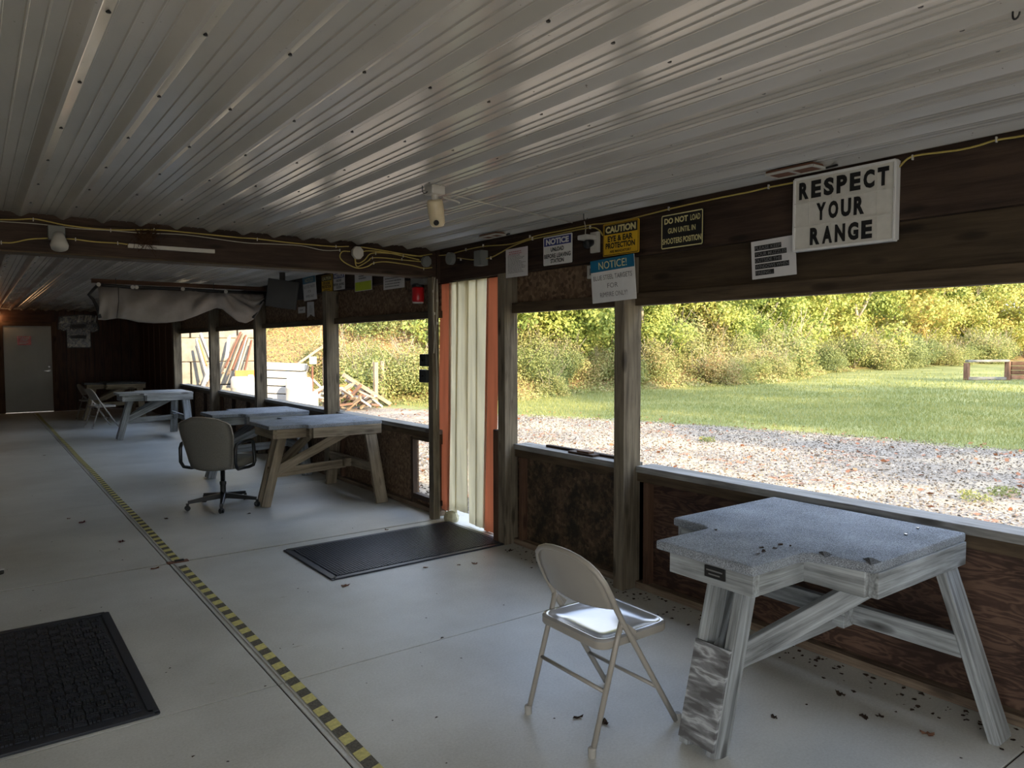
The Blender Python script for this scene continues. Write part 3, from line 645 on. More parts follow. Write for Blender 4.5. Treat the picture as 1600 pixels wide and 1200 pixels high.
# backrest: curved shell, wide at the top
vs=[];fs=[]; rows=14; cols=16
def backw(t):   # half width along height 0..1
    w=.20+.055*min(1,t*1.6)
    if t>.72: w*=math.sqrt(max(0,1-((t-.72)/.285)**2.6))*.45+.55
    if t>.97: w*=.93
    return w
for side in (0,1):
    for j in range(rows+1):
        t=j/rows; z=.37+.50*t; w=backw(t)
        if j==rows: w*=.86
        for i in range(cols+1):
            u=-1+2*i/cols
            edge=max(abs(u)**6, (t*2-1)**8)
            th=.030*(1-edge)+.004
            xx=-.235-.13*t*t*.6-.045*t+.055*(u*u)+(.0)
            vs.append(L(xx+(-th if side==0 else th),u*w,z-(.02*u*u if t>.9 else 0)+(0.02*u*u if t<.1 else 0)))
nn=(rows+1)*(cols+1)
for side in (0,1):
    for j in range(rows):
        for i in range(cols):
            a=side*nn+j*(cols+1)+i; q=(a,a+1,a+cols+2,a+cols+1); fs.append(q if side==1 else q[::-1])
ed=[j*(cols+1) for j in range(rows+1)]
for j in range(rows):
    for i in (0,cols):
        a=j*(cols+1)+i; b_=a+cols+1; fs.append((a,b_,b_+nn,a+nn))
for i in range(cols):
    for j in (0,rows):
        a=j*(cols+1)+i; fs.append((a,a+1,a+1+nn,a+nn))
obk=MB().add(vs,fs).build('backrest',MT['fabric'],oc,smooth=True)
# piping on the backrest rim
rim=[vs[j*(cols+1)]*.5+vs[nn+j*(cols+1)]*.5 for j in range(rows+1)]+[vs[rows*(cols+1)+i]*.5+vs[nn+rows*(cols+1)+i]*.5 for i in range(1,cols+1)]+[vs[j*(cols+1)+cols]*.5+vs[nn+j*(cols+1)+cols]*.5 for j in range(rows-1,-1,-1)]
MB().tube(rim,.007,6).build('piping',MT['beige'],obk,smooth=True)
for s in (-1,1):
    pts=[L(-.20,s*.265,.40),L(-.235,s*.27,.45),L(-.235,s*.27,.575),L(-.215,s*.27,.612),L(-.17,s*.27,.625),L(.03,s*.27,.628),L(.07,s*.27,.61),L(.082,s*.27,.575),L(.10,s*.27,.42),L(.085,s*.265,.385),L(.04,s*.24,.372),L(-.02,s*.22,.372),L(-.13,s*.235,.378)]
    MB().tube(pts,.016,8,closed=True,flat=1.0).build('armrest',MT['blackplastic'],oc,smooth=True)
MB().bar(L(-.10,0,.37),L(-.25,0,.40),.06,.012).build('back_bracket',MT['blackplastic'],oc)

# ================================================================== FLOOR MATS AND TAPE
def mat_(label,c,sx,sy,rz,kind):
    t=thing('rubber_mat',label,'mat',(c[0],c[1],0),rz)
    m=MB(); m.prism(rr(sx,sy,.012),0.001,.006); m.build('base',MT['rubber'],t)
    e=MB(); 
    for (a,b) in (((-sx/2+.022,-sy/2+.022),(sx/2-.022,-sy/2+.022)),((sx/2-.022,-sy/2+.022),(sx/2-.022,sy/2-.022)),((sx/2-.022,sy/2-.022),(-sx/2+.022,sy/2-.022)),((-sx/2+.022,sy/2-.022),(-sx/2+.022,-sy/2+.022))):
        e.bar((*a,.008),(*b,.008),.040,.006)
    e.build('border',MT['rubber'],t,bevel=.002)
    r=MB()
    if kind=='waffle':
        nx=int((sx-.1)/.022); ny=int((sy-.1)/.020)
        for i in range(nx):
            for j in range(ny):
                x=-(nx-1)*.011+i*.022; y=-(ny-1)*.010+j*.020
                r.bb((x-.008,y-.006,.006),(x+.008,y+.006,.012))
    else:
        c_=.048; nx=int((sx-.1)/c_); ny=int((sy-.1)/c_)
        for i in range(nx):
            for j in range(ny):
                x=-(nx-1)*c_/2+i*c_; y=-(ny-1)*c_/2+j*c_
                if (i+j)%2:
                    for k in range(4): yy=y-c_*.36+k*c_*.24; r.bb((x-c_*.46,yy-.0035,.006),(x+c_*.46,yy+.0035,.0125))
                else:
                    for k in (-1,0,1): r.bb((x+k*c_*.28-.0045,y-c_*.40,.006),(x+k*c_*.28+.0045,y+c_*.40,.0135))
    o=r.build('raised_tread',MT['rubber'],t)
    return t
mat_('black waffle rubber mat at the strip-curtain doorway',(2.505,4.835),1.43,.87,math.radians(1.2),'waffle')
mat_('large black basket-weave rubber mat at the lower left edge',(.03,3.905),1.08,1.42,0,'weave')
tp=thing('hazard_tape','yellow and black striped hazard tape along the floor joint','tape',(0,0,0))
def tape_run(ya,yb):
    vs=[];fs=[]; n=int((yb-ya)/.066)
    for i in range(n+1):
        y=ya+i*.066; x=1.105+.003*math.sin(y*2.1); vs+=[(x-.026,y,.0018),(x+.026,y+.018,.0018)]
    fs=[(2*i,2*i+1,2*i+3,2*i+2) for i in range(n)]
    o=MB().add(vs,fs).build('striped_strip',MT['tapey'],tp); o.data.materials.append(MT['tapeb'])
    for i,p in enumerate(o.data.polygons): p.material_index=i%2
tape_run(1.6,5.36); tape_run(5.47,YF-.4)
lf=MB(); lf.tube([(1.068,y*.5+2.0,.002) for y in range(0,35)],.0022,4); lf.build('peeling_edge',MT['offwhite'],tp)
dr=thing('floor_junction_plate','small dark rusty plate where the hazard tape crosses the slab joint','plate',(1.10,5.42,0))
MB().bb((-.07,-.028,0),(.07,.028,.006)).build('plate',MT['rust'],dr,bevel=.003); MB().bb((-.02,-.012,.005),(.04,.012,.016)).build('latch',MT['black'],dr,bevel=.002)

# fallen leaves on the floor
def leafmesh(seed):
    rg=random.Random(seed); pts=[(0,0)]; n=14; vs=[Vector((0,0,.004))]
    for k in range(n):
        a=2*math.pi*k/n; r=.034*(1 if k%2==0 else .78)*(1 if k%5 else .6)*rg.uniform(.7,1.15)
        vs.append(Vector((r*math.cos(a)*1.2,r*math.sin(a)*.8,.002+.014*rg.random()*(k%2==0))))
    return vs,[(0,1+k,1+(k+1)%n) for k in range(n)]
leaves=[(190,847,'redleaf','curled dark red leaf left of the tape, before the slab joint'),(128,817,'redleaf','long dark red leaf farther left of the hazard tape'),(107,811,'deadleaf','thin brown leaf beside the dark red leaf at left'),(241,889,'deadleaf','brown leaf beside the plate on the floor joint'),
 (539,916,'deadleaf','orange-brown leaf in front of the doorway mat corner'),(665,887,'deadleaf','larger brown leaf before the middle of the doorway mat'),(717,883,'deadleaf','small brown leaf right of the larger one before the doorway mat'),(742,881,'deadleaf','flat brown leaf nearest the door jamb before the mat'),(604,828,'deadleaf','brown leaf on the slab joint behind the doorway mat'),
 (691,997,'litter','small dark leaf on the joint in open floor'),(797,861,'litter','dark crumbs of leaf beside the short jamb board'),(902,1122,'litter','dark leaf scraps on the floor beneath the front folding chair'),(944,1130,'litter','curled dark leaf under the front folding chair beside its right rear leg'),
 (1209,1121,'litter','dark leaf below the near bench, beside its front leg'),(1350,1121,'litter','dark leaf on the floor below the middle of the near bench'),(1375,1120,'litter','tiny dark leaf right of another under the near bench'),(1450,1148,'deadleaf','pale brown leaf flat on the floor under the near bench'),(1312,1085,'litter','dark leaf under the near bench close to the stretcher'),
 (69,712,'litter','dark leaf left of the tape on the far slab'),(260,811,'litter','dark leaf left of the office chair base'),(389,803,'litter','dark leaf beside the office chair caster')]
for i,(px,py,mt,lb) in enumerate(leaves):
    p=onZ(px,py,0); vs,fs=leafmesh(i); s=random.uniform(.6,.85)*(1.3 if mt=='redleaf' else 1)
    if 'tiny' in lb or 'small' in lb: s*=.6
    ob=MB().add([v*s for v in vs],fs).build('fallen_leaf',MT[mt]); ob.location=(p.x,p.y,.001); ob.rotation_euler=(0,0,random.uniform(0,6)); tag(ob,lb,'leaf',group='fallen leaves on the concrete')
t=thing('equipment_case','corner of a black object with a pale edge at the left border of the floor','case',(onZ(6,893,0).x-.15,onZ(6,893,0).y,0),math.radians(20))
MB().bb((-.3,-.12,0),(.12,.12,.03)).build('body',MT['black'],t,bevel=.01); MB().bb((-.3,-.12,.03),(.12,.12,.036)).build('pale_edge',MT['casewhite'],t,bevel=.002)
lt=MB()
for k in range(260):
    y=random.uniform(.6,4.3); x=3.235-abs(random.gauss(0,.10)); r=random.uniform(.003,.012)
    vs=[Vector((x+r*random.uniform(.6,1.4)*math.cos(a*1.26),y+r*random.uniform(.6,1.4)*math.sin(a*1.26),random.uniform(.002,.008))) for a in range(5)]; lt.add(vs,[(0,1,2,3,4)])
for k in range(160):
    x=random.uniform(-.5,3.2); y=random.uniform(1.0,9); r=random.uniform(.002,.007)
    vs=[Vector((x+r*random.uniform(.6,1.4)*math.cos(a*1.26),y+r*random.uniform(.6,1.4)*math.sin(a*1.26),random.uniform(.002,.004))) for a in range(5)]; lt.add(vs,[(0,1,2,3,4)])
tag(lt.build('leaf_litter',MT['litter']),'dark crumbs of leaf litter scattered along the wall base and floor','leaf litter',kind='stuff')

# ================================================================== STRIP CURTAIN
sc_=thing('strip_curtain','vinyl strip curtain, orange at both sides and cloudy white between','curtain',(3.285,5.0,0))
def strip(y0t,y1t,y0b,y1b,zb,mat,xo,seed):
    rg=random.Random(seed); rows=22; cols=10; vs=[];fs=[]; ph=rg.uniform(0,6)
    for j in range(rows+1):
        t=j/rows; z=2.035-(2.035-zb)*t; a=y0t+(y0b-y0t)*t; b=y1t+(y1b-y1t)*t
        for i in range(cols+1):
            u=i/cols; fold=.007*math.sin(u*5+ph)*(1-.3*t)+.006*math.sin(3*t+ph*2)
            vs.append(Vector((xo+fold,a+(b-a)*u-5.0,z+(.004*rg.random() if j==rows else 0))))
    for j in range(rows):
        for i in range(cols): q=j*(cols+1)+i; fs.append((q,q+1,q+cols+2,q+cols+1))
    o=MB().add(vs,fs).build('strip',MT[mat],sc_,smooth=True); m=o.modifiers.new('s','SOLIDIFY'); m.thickness=.002
strip(5.54,5.32,5.60,5.39,.06,'striporange',.008,1)
strip(5.35,5.20,5.42,5.26,.07,'stripwhite',.0,2)
strip(5.24,5.05,5.28,5.075,.10,'stripwhite',-.008,3)
strip(5.10,4.92,5.078,4.93,.02,'stripwhite',.004,4)
strip(4.95,4.77,4.955,4.83,.02,'stripwhite',-.006,5)
strip(4.80,4.62,4.86,4.70,.0,'striporange',.012,6)
MB().bb((-.03,-.45,2.03),(.03,.56,2.075)).build('hanger_rail',MT['black'],sc_)
fo=MB(); vs,fs=[],[]
fo.lathe([(.055,0),(.062,.03),(.05,.07),(.02,.085)],9,(0,0,0)); fo=fo.build('foam_block',plain('old yellow foam',(.42,.40,.28),.9,.1,0,.25,30,.4)); fo.location=(3.25,5.30,0); fo.scale=(1,1.3,1)
tag(fo,'lump of weathered yellowish foam at the foot of the curtain doorway','foam')

# ================================================================== SIGNS
t=thing('letter_board_sign','white changeable letter board reading RESPECT YOUR RANGE','sign',(3.185,1.812,2.115),R=RW)
w,h=.475,.335
MB().prism(rr(w,h,.004),-.028,0).build('panel',MT['offwhite'],t)
fr=MB(); 
for a,b in (((-w/2,-h/2),(w/2,-h/2)),((w/2,-h/2),(w/2,h/2)),((w/2,h/2),(-w/2,h/2)),((-w/2,h/2),(-w/2,-h/2))): fr.bar((*a,-.012),(*b,-.012),.012,.036)
fr.build('frame',MT['white'],t,bevel=.002)
ra=MB(); 
for yy in (.052,-.056): ra.bar((-w/2,yy,.003),(w/2,yy,.003),.005,.006)
for xx in (-.16,-.05,.16): ra.bar((xx,-h/2,.001),(xx,h/2,.001),.0015,.002)
ra.build('letter_track',MT['offwhite'],t)
rows_=[('RESPECT',-.218,.218,.068,.148),('YOUR',-.128,.112,-.040,.040),('RANGE',-.158,.150,-.150,-.070)]
for s,x0,x1,y0,y1 in rows_:
    n=len(s); st=(x1-x0)/n
    for k,c in enumerate(s):
        m=MB(); letter(m,c,x0+k*st+st*.10,x0+(k+1)*st-st*.10,y0,y1,.0045,.055); m.build('letter_tile',MT['ink'],t)
# 'please keep your muzzles'
t=sign('printed_notice','white paper notice with dark text bars beside the letter board, muzzles outside windows','x' and 2.179,1.93,.25,.19,MT['paper'],3.208,2,r=.002,th=.001,lean=2); t.location.x=3.212
t['label']='white paper asking to keep muzzles outside the windows, white text on black bars'
bk=MB(); lt_=MB()
for k,(s,x1) in enumerate([('PLEASE KEEP',.045),('YOUR MUZZLES',.073),('OUTSIDE THE',.045),('WINDOWS WHEN',.085),('FIREING...',.0)]):
    y=.058-k*.031; quad(bk,-.105,x1+.003,y-.012,y+.013,.0012); letter(lt_,s,-.102,x1,y-.008,y+.009,.0024,.01)
bk.build('text_bar',MT['ink'],t); lt_.build('lettering',MT['greyink'],t)
# do not load
t=sign('safety_sign','black sign with cream border reading DO NOT LOAD GUN UNTIL IN SHOOTERS POSITION',2.745,2.138,.30,.195,MT['ink'])
m=MB(); frameline(m,.294,.189,.006); m.build('border_line',MT['cream'],t); m=MB(); letter(m,'DO NOT',-.125,.045,.042,.075,.0025,.04); letter(m,'LOAD',.062,.13,.042,.074,.0025,.015)
letter(m,'GUN UNTIL IN',-.098,.098,-.012,.018,.0025,.02); letter(m,'SHOOTERS POSITION',-.138,.138,-.07,-.038,.0025,.02); m.build('lettering',MT['cream'],t)
# caution
def caution(label,y,z,w,h,X=3.19,fine=True):
    t=sign('caution_sign',label,y,z,w,h,MT['yellow'],X)
    a=MB(); frameline(a,w-.008,h-.008,.004); quad(a,-w*.46,w*.46,h*.16,h*.45); letter(a,'EYE & EAR',-w*.36,w*.34,-h*.07,h*.11,.0025,.04)
    letter(a,'PROTECTION',-w*.42,w*.40,-h*.28,-h*.10,.0025,.04); letter(a,'ARE MANDATORY',-w*.30,w*.30,-h*.41,-h*.33,.0025,.03); a.build('black_lettering',MT['ink'],t)
    b=MB(); letter(b,'CAUTION',-w*.42,w*.42,h*.20,h*.41,.0028,.05); b.build('caution_heading',MT['cream'],t); return t
caution('yellow caution sign about eye and ear protection overlapping the teal notice, near the small camera',3.214,2.146,.305,.198,3.183)
def unload(label,y,z,w,h,X=3.19):
    t=sign('notice_sign',label,y,z,w,h,MT['white'],X)
    b=MB(); quad(b,-w*.47,w*.47,h*.17,h*.46); b.build('blue_band',MT['blue'],t)
    c=MB(); letter(c,'NOTICE',-w*.40,w*.40,h*.21,h*.42,.0025,.05); c.build('notice_heading',MT['white'],t)
    a=MB(); letter(a,'UNLOAD',-w*.23,w*.23,-h*.04,h*.11,.0025,.03); letter(a,'BEFORE LEAVING',-w*.46,w*.46,-h*.26,-h*.11,.0025,.025); letter(a,'STATION',-w*.23,w*.23,-h*.44,-h*.29,.0025,.03); a.build('lettering',MT['ink'],t); return t
unload('white notice with blue band, UNLOAD BEFORE LEAVING STATION, above the near opening',3.818,2.14,.30,.193)
def teal(label,y,z,w,h,X,tilt,lines):
    t=sign('hanging_notice',label,y,z,w,h,MT['white'],X,tilt,r=.003,lean=3)
    b=MB(); quad(b,-w/2,w/2,h*.22,h/2,.0012); b.build('teal_band',MT['teal'],t)
    c=MB(); letter(c,'NOTICE!',-w*.30,w*.34,h*.27,h*.44,.0025,.0); c.build('notice_heading',MT['cream'],t)
    a=MB()
    for k,(s,x0,x1) in enumerate(lines): letter(a,s,x0*w,x1*w,h*(.02-k*.2),h*(.13-k*.2),.0025,.0)
    a.build('lettering',MT['greyink'],t); return t
TL=[('BLUE STEEL TARGETS',-.44,.44),('FOR',-.12,.12),('RIMFIRE ONLY!',-.30,.32)]
teal('crumpled white and teal notice about blue steel targets hanging under the caution sign',3.225,1.895,.375,.262,3.128,2,TL)
g_=MB(); g_.bb((3.168,3.30,1.775),(3.172,3.40,1.80)); 
t=sign('rules_paper','pale pink and white sheet of small print beside the curtain doorway',4.237,2.092,.262,.205,MT['paper'],3.15,0,r=.002,th=.001)
t.location.x=3.16
m=MB(); textlines(m,-.105,.11,-.075,.06,14,.4,seed=3); m.build('small_print',MT['greyink'],t)
m=MB(); quad(m,-.131,.131,.045,.102,.0010); m.build('pink_heading',MT['pinkpaper'],t)
m=MB(); textlines(m,-.09,.09,.058,.085,2,.5,seed=5,z=.0022); m.build('heading_print',plain('dull red ink',(.35,.12,.13),.6),t)
# far bay signs
caution('yellow caution sign on the far bay header, next to a white notice',7.80,2.187,.30,.185)
unload('white and blue unload notice on the far bay header, next to the caution sign',7.465,2.19,.30,.185)
teal('teal and white notice hanging on the far bay header beside the dark panel',8.24,2.16,.40,.27,3.16,1,TL)
t=sign('range_poster','white poster with a lime green bottom band behind the cross beam',6.862,2.165,.40,.23,MT['paper'],3.19,0,r=.002)
m=MB(); quad(m,-.19,.19,-.11,-.022); m.build('lime_band',MT['lime'],t)
m=MB(); letter(m,'WALK!',-.10,.10,.02,.075,.0025,.01) if False else textlines(m,-.10,.11,.0,.07,3,.6,seed=9); m.build('print',MT['greyink'],t)
t=sign('white_notice','plain white notice of grey print left of the red light',6.20,2.092,.42,.125,MT['paper'],3.19,0,r=.002)
m=MB(); textlines(m,-.17,.18,-.05,.05,4,.4,seed=11); m.build('print',MT['greyink'],t)
t=sign('small_card','small blank white card below the dark panel',8.82,1.937,.24,.075,MT['paper'],3.278,0,r=.002); m=MB(); textlines(m,-.06,.06,-.015,.015,1,.4,seed=2); m.build('print',MT['greyink'],t)
t=thing('ribbon_paper','narrow notched white paper tag under the far teal notice','sign',(3.278,8.52,1.93),R=RW)
MB().prism([(-.12,-.095),(-.05,-.075),(.0,-.055),(.05,-.075),(.12,-.09),(.10,.09),(-.11,.095)],-.001,0).build('panel',MT['paper'],t)
m=MB(); textlines(m,-.05,.06,-.04,.05,5,.3,seed=4); m.build('print',MT['greyink'],t)
# dark panel tilted from the ceiling
q_=onX(441,459.5,2.80)
t=thing('dark_monitor','dark grey flat panel hanging tilted beneath the far ceiling','monitor',q_,math.radians(-28))
R=Matrix.Rotation(math.radians(8),3,'Y')@Matrix.Rotation(math.radians(4),3,'X')
MB().box((0,0,0),(.33,.04,.31),R).build('panel',MT['screen'],t,bevel=.006)
MB().box((0,-.021,0),(.30,.004,.28),R).build('screen',MT['screen'],t)
MB().bb((-.03,.02,.02),(.03,.05,CZ-q_.z-.005)).build('bracket',MT['black'],t)
MB().bb((3.18,8.48,2.05),(3.21,8.75,2.29)).build('dark_board',MT['black'])
tag(bpy.data.objects['dark_board'],'small black board between the dark panel and the far teal notice','board')
# red light
t=thing('red_warning_light','red warning light on a grey box beside the curtain doorway','light',(3.17,5.70,1.97))
MB().bb((-.02,-.14,.06),(.06,.10,.13)).build('mount_box',MT['junction'],t,bevel=.004)
MB().lathe([(.05,-.09),(.054,-.07),(.054,.03),(.04,.045)],16).build('red_lens',MT['red'],t,smooth=True)
MB().lathe([(.056,.04),(.056,.06),(.04,.07)],16).build('collar',MT['ink'],t); MB().lathe([(.048,-.10),(.048,-.09)],16).build('bottom_rim',MT['lightbox'],t)
# switch boxes on the door post
t=thing('switch_box','upper dark switch box on the door post beside the opening','switch box',(3.15,5.54,1.375)); MB().bb((-.03,-.055,-.055),(.03,.055,.05)).build('box',MT['screen'],t,bevel=.003); MB().lathe([(.014,0),(.014,.02)],10,(-.03,.0,0),Matrix.Rotation(-math.pi/2,3,'Y')).build('knob',MT['black'],t)
t=thing('switch_box','lower dark switch box on the door post beside the opening','switch box',(3.15,5.54,1.235)); MB().bb((-.03,-.055,-.055),(.03,.065,.055)).build('box',MT['screen'],t,bevel=.003); MB().lathe([(.01,0),(.01,.012)],10,(-.03,.0,0),Matrix.Rotation(-math.pi/2,3,'Y')).build('knob',MT['black'],t)
# small wall camera
t=thing('wall_camera','small white camera on the wall left of the yellow caution sign','camera',(3.20,3.47,2.15))
MB().bb((-.005,-.045,-.065),(.015,.03,.065)).build('mount_plate',MT['lightbox'],t,bevel=.003)
MB().box((-.045,.015,.028),(.09,.085,.030)).build('housing',MT['lightbox'],t,bevel=.006); MB().lathe([(.026,0),(.028,.01),(.028,.05),(.02,.06)],14,(-.06,.01,-.02),Matrix.Rotation(math.radians(60),3,'Y')).build('lens',MT['black'],t,smooth=True)
t=thing('outlet_box','small pale outlet box beside the hanging teal notice','box',(3.205,3.478,1.965)); MB().bb((-.02,-.04,-.042),(.012,.04,.042)).build('box',MT['lightbox'],t,bevel=.003); MB().bb((-.023,-.012,-.022),(-.02,.012,.022)).build('outlet',MT['greyink'],t)
# ceiling camera
cp=Vector((1.95,3.32,CZ))
t=thing('security_camera','yellowed security camera hanging from the ribbed ceiling','camera',cp)
MB().bb((-.04,-.04,-.045),(.04,.04,.0)).build('mount',MT['lightbox'],t,bevel=.006)
MB().tube([(0,0,-.04),(0,0,-.085)],.018,10).build('neck',MT['lightbox'],t)
R=Matrix.Rotation(math.radians(-14),3,'Y')@Matrix.Rotation(math.radians(10),3,'X')
MB().lathe([(.030,-.125),(.040,-.11),(.042,-.04),(.042,.0),(.034,.012)],18,(.0,0,-.08),R).build('housing',MT['cameracase'],t,smooth=True)
MB().lathe([(.013,0),(.015,.01),(.012,.016)],12,(-.012,-.03,-.195),Matrix.Rotation(math.radians(75),3,'X')@Matrix.Rotation(math.radians(-20),3,'Y')).build('lens',MT['black'],t)
MB().tube([(.05,0,-.05),(.10,.02,-.035),(.16,.05,-.02),(.4,.12,-.024),(.9,.25,-.022),(1.2,.3,-.03)],.003,6).build('cable',MT['romexwhite'],t,smooth=True)
MB().tube([(.05,0,-.05),(.12,.0,-.06),(.13,-.03,-.075)],.005,6).build('antenna',MT['lightbox'],t,smooth=True)
def hook(label,p,L_=.045,group='metal hooks in the ceiling'):
    t=thing('ceiling_hook',label,'hook',p,random.uniform(0,3),group)
    MB().tube([(0,0,0),(0,0,-L_*.6)]+arc((-.012,0,-L_*.6),.012,0,-math.pi,6,(1,0,0),(0,0,1))[1:],.0025,6).build('hook',MT['black'],t,smooth=True)
hook('small black hook in the ceiling left of the security camera',onZ(660,290,CZ-.004))
hook('small black hook in the ceiling above the wall camera',onZ(912,334,CZ-.004))
for k,(px,py) in enumerate([(159,400),(263,405),(421,414)]): hook(['black hook beyond the beam, leftmost of three','black hook beyond the beam, middle of three','black hook beyond the beam, rightmost of three'][k],onZ(px,py,CZ-.004),.06)
p=onZ(1583,5,CZ-.004); hook('black hook in the ceiling at the top right corner',p,.05)
def vent(label,c,sy,sx,group=None):
    t=thing('ceiling_vent',label,'vent',(c[0],c[1],CZ-.018),0,group)
    f=MB()
    for a,b in (((-sx/2,-sy/2),(sx/2,-sy/2)),((sx/2,-sy/2),(sx/2,sy/2)),((sx/2,sy/2),(-sx/2,sy/2)),((-sx/2,sy/2),(-sx/2,-sy/2)),((-sx/2,0),(sx/2,0))): f.bar((*a,-.004),(*b,-.004),.012,.010)
    f.build('frame',MT['lightbox'],t); MB().bb((-sx/2,-sy/2,-.005),(sx/2,sy/2,.012)).build('opening',MT['rust'],t)
    MB().bar((sx/2,-sy/2,-.004),(sx/2-.02,-sy/2-.07,-.006),.008,.008).build('lever',MT['black'],t)
vent('rusty rectangular vent in the ceiling above the letter board',(3.09,1.99),.24,.10)
vent('small rusty vent in the ceiling above the small-print paper',(3.10,4.45),.22,.085)

# ================================================================== BEAM FITTINGS
YB=5.41
def bp(px,py,off=.006): p=onY(px,py,YB-off); return p
t=thing('flood_light','pale conical light on a small box at the left of the cross beam','light',(0,0,0))
MB().bb((.40,5.36,2.16),(.49,5.42,2.245)).build('mount_box',MT['junction'],t,bevel=.004)
MB().lathe([(.046,-.07),(.05,-.05),(.036,.0),(.028,.03)],16,(.452,5.33,2.165),Matrix.Rotation(math.radians(-25),3,'X')).build('lamp_cone',MT['lightbox'],t,smooth=True)
t=thing('white_batten','chipped white wooden strip on the cross beam','strip',(0,0,0)); MB().bar((.845,5.405,2.158),(1.39,5.405,2.160),.02,.026).build('batten',MT['lightbox'],t,bevel=.002)
nb=MB()
for k in range(170):
    a=random.uniform(0,6.28); r=random.gauss(0,.035); c=Vector((.955+r*math.cos(a)*1.2,5.385,2.215+r*math.sin(a)))
    d=Vector((random.uniform(-1,1),random.uniform(-.4,.4),random.uniform(-1,1))).normalized()*random.uniform(.02,.045)
    nb.tube([c-d,c+Vector((0,-.01,0)),c+d],.0016,4)
nb=nb.build('bird_nest',MT['fibre']); tag(nb,'clump of brown nest fibre stuck on the cross beam above the white strip','nest')
t=thing('junction_box','round white junction box on the cross beam where cables meet','box',(2.455,5.395,2.225))
oct_=[(.048*math.cos(math.radians(22.5+45*k)),.052*math.sin(math.radians(22.5+45*k))) for k in range(8)]
MB().prism(oct_,0,.035,RB.to_4x4()).build('box',MT['lightbox'],t,bevel=.003)
for (lb,px,py) in (('dark octagonal box in the beam corner, left of the round one',664,409),):
    p=onY(px,py,5.40); t=thing('junction_box',lb,'box',p); MB().prism([(a*.9,b*.9) for a,b in oct_],0,.04,RB.to_4x4()).build('box',MT['junction'],t,bevel=.003)
p=onX(704,404,3.17); t=thing('junction_box','round grey junction box above the curtain doorway','box',p); MB().lathe([(.05,0),(.05,.04),(.02,.045)],16,(0.02,0,0),Matrix.Rotation(-math.pi/2,3,'Y')).build('box',MT['junction'],t)
p=onX(751,403,3.18); t=thing('junction_box','grey rectangular junction box above the curtain doorway','box',p); MB().bb((-.03,-.05,-.06),(.035,.05,.055)).build('box',MT['junction'],t,bevel=.003); MB().bb((-.036,-.04,-.05),(-.03,.04,.045)).build('cover',MT['junction'],t)
def catmull(P,n=5):
    P=[Vector(p) for p in P]; P=[P[0]*2-P[1]]+P+[P[-1]*2-P[-2]]; o=[]
    for i in range(1,len(P)-2):
        for k in range(n):
            t=k/n; a,b,c,d=P[i-1:i+3]; o.append(.5*((2*b)+(c-a)*t+(2*a-5*b+4*c-d)*t*t+(-a+3*b-3*c+d)*t**3))
    o.append(P[-2]); return o
def cable(label,pts,r=.0045,mat='romex',plane='Y',X=3.205,clips=()):
    t=thing('cable',label,'cable',(0,0,0))
    fn=(lambda p:onY(p[0],p[1],YB-.007)) if plane=='Y' else (lambda p:onX(p[0],p[1],X))
    MB().tube(catmull([fn(p) for p in pts]),r,6).build('sheath',MT[mat],t,smooth=True)
    for c in clips:
        q=fn(c); m=MB(); d=(.006,.010,.022) ; m.box(q,d if plane=='Y' else (.014,.006,.022)); m.build('clip',MT['lightbox'],t,bevel=.002)
    return t
cable('yellow cable running along the top of the cross beam from the left edge',[(0,343),(26,343),(52,342),(75,346),(110,353),(173,359),(241,359),(290,363),(370,371),(400,373),(460,380),(520,385),(545,385)],clips=[(52,343),(241,359),(402,374),(525,385)])
cable('thin grey cable below the yellow one on the cross beam',[(0,346),(60,350),(120,357),(173,360),(220,364),(290,367),(380,379),(420,381),(470,384),(505,391),(531,391)],.003,'romexwhite',clips=[(173,360),(531,391)])
cable('yellow cable into the left side of the conical beam light',[(0,379),(20,379),(45,374),(78,372)],clips=[(2,379)])
cable('yellow cable from the conical light to the white strip',[(101,373),(118,374),(150,378),(185,380),(200,382)],clips=[(118,374),(184,380)])
cable('yellow cable looping below the white junction box on the beam',[(547,393),(535,393),(531,401),(537,409),(552,417),(563,419),(575,416),(584,411),(600,409),(620,411),(645,415),(662,419),(675,418)],clips=[(584,411),(662,420)])
cable('yellow cable from under the white box, upper loop',[(555,402),(556,410),(562,411),(570,406),(578,397),(590,395),(610,396),(630,397),(660,401)],clips=[(587,396),(630,400)])
cable('yellow cable from under the white box, middle loop',[(554,402),(557,416),(565,414),(576,407),(581,403),(600,403),(628,406),(660,409)],clips=[(582,403),(628,405)])
cable('straight yellow cable right of the white box to the corner',[(564,386),(590,390),(620,395),(650,400),(675,397)],clips=[])
cable('second straight yellow cable right of the white box, leading to the corner box',[(565,394),(575,392),(600,394),(630,400),(655,406)],clips=[])
# wall cables above the near openings
cable('yellow cable along the wall top from the corner to above the letter board',[(668,400),(700,398),(722,392),(755,385),(800,381),(840,368),(880,360),(925,351),(945,349),(985,342),(1040,328),(1110,312),(1170,300),(1200,293),(1243,285)],plane='X',X=3.208,clips=[(728,390),(755,384),(828,370),(1201,292),(1045,326)])
cable('lower yellow cable dipping from the corner past the grey boxes',[(715,403),(742,406),(765,403),(780,396),(800,385),(830,374),(870,366),(920,356),(935,359),(942,368)],plane='X',X=3.20,clips=[(767,403),(832,373),(922,355),(720,405)])
cable('yellow cable running from the letter board to the right edge',[(1404,262),(1424,245),(1470,238),(1500,234),(1530,227),(1556,219),(1600,212),(1660,198)],plane='X',X=3.205,clips=[(1426,246),(1557,218)])
cable('thin white wire beside the small wall camera',[(913,346),(915,356),(915,368),(922,378),(932,383)],.003,'romexwhite','X',3.20)
cable('cable running down the left post of the curtain doorway',[(679,434),(678,450),(677,480),(679,520),(678,552)],.004,'romexwhite','X',3.15,clips=[(677,455),(679,490),(680,520)])
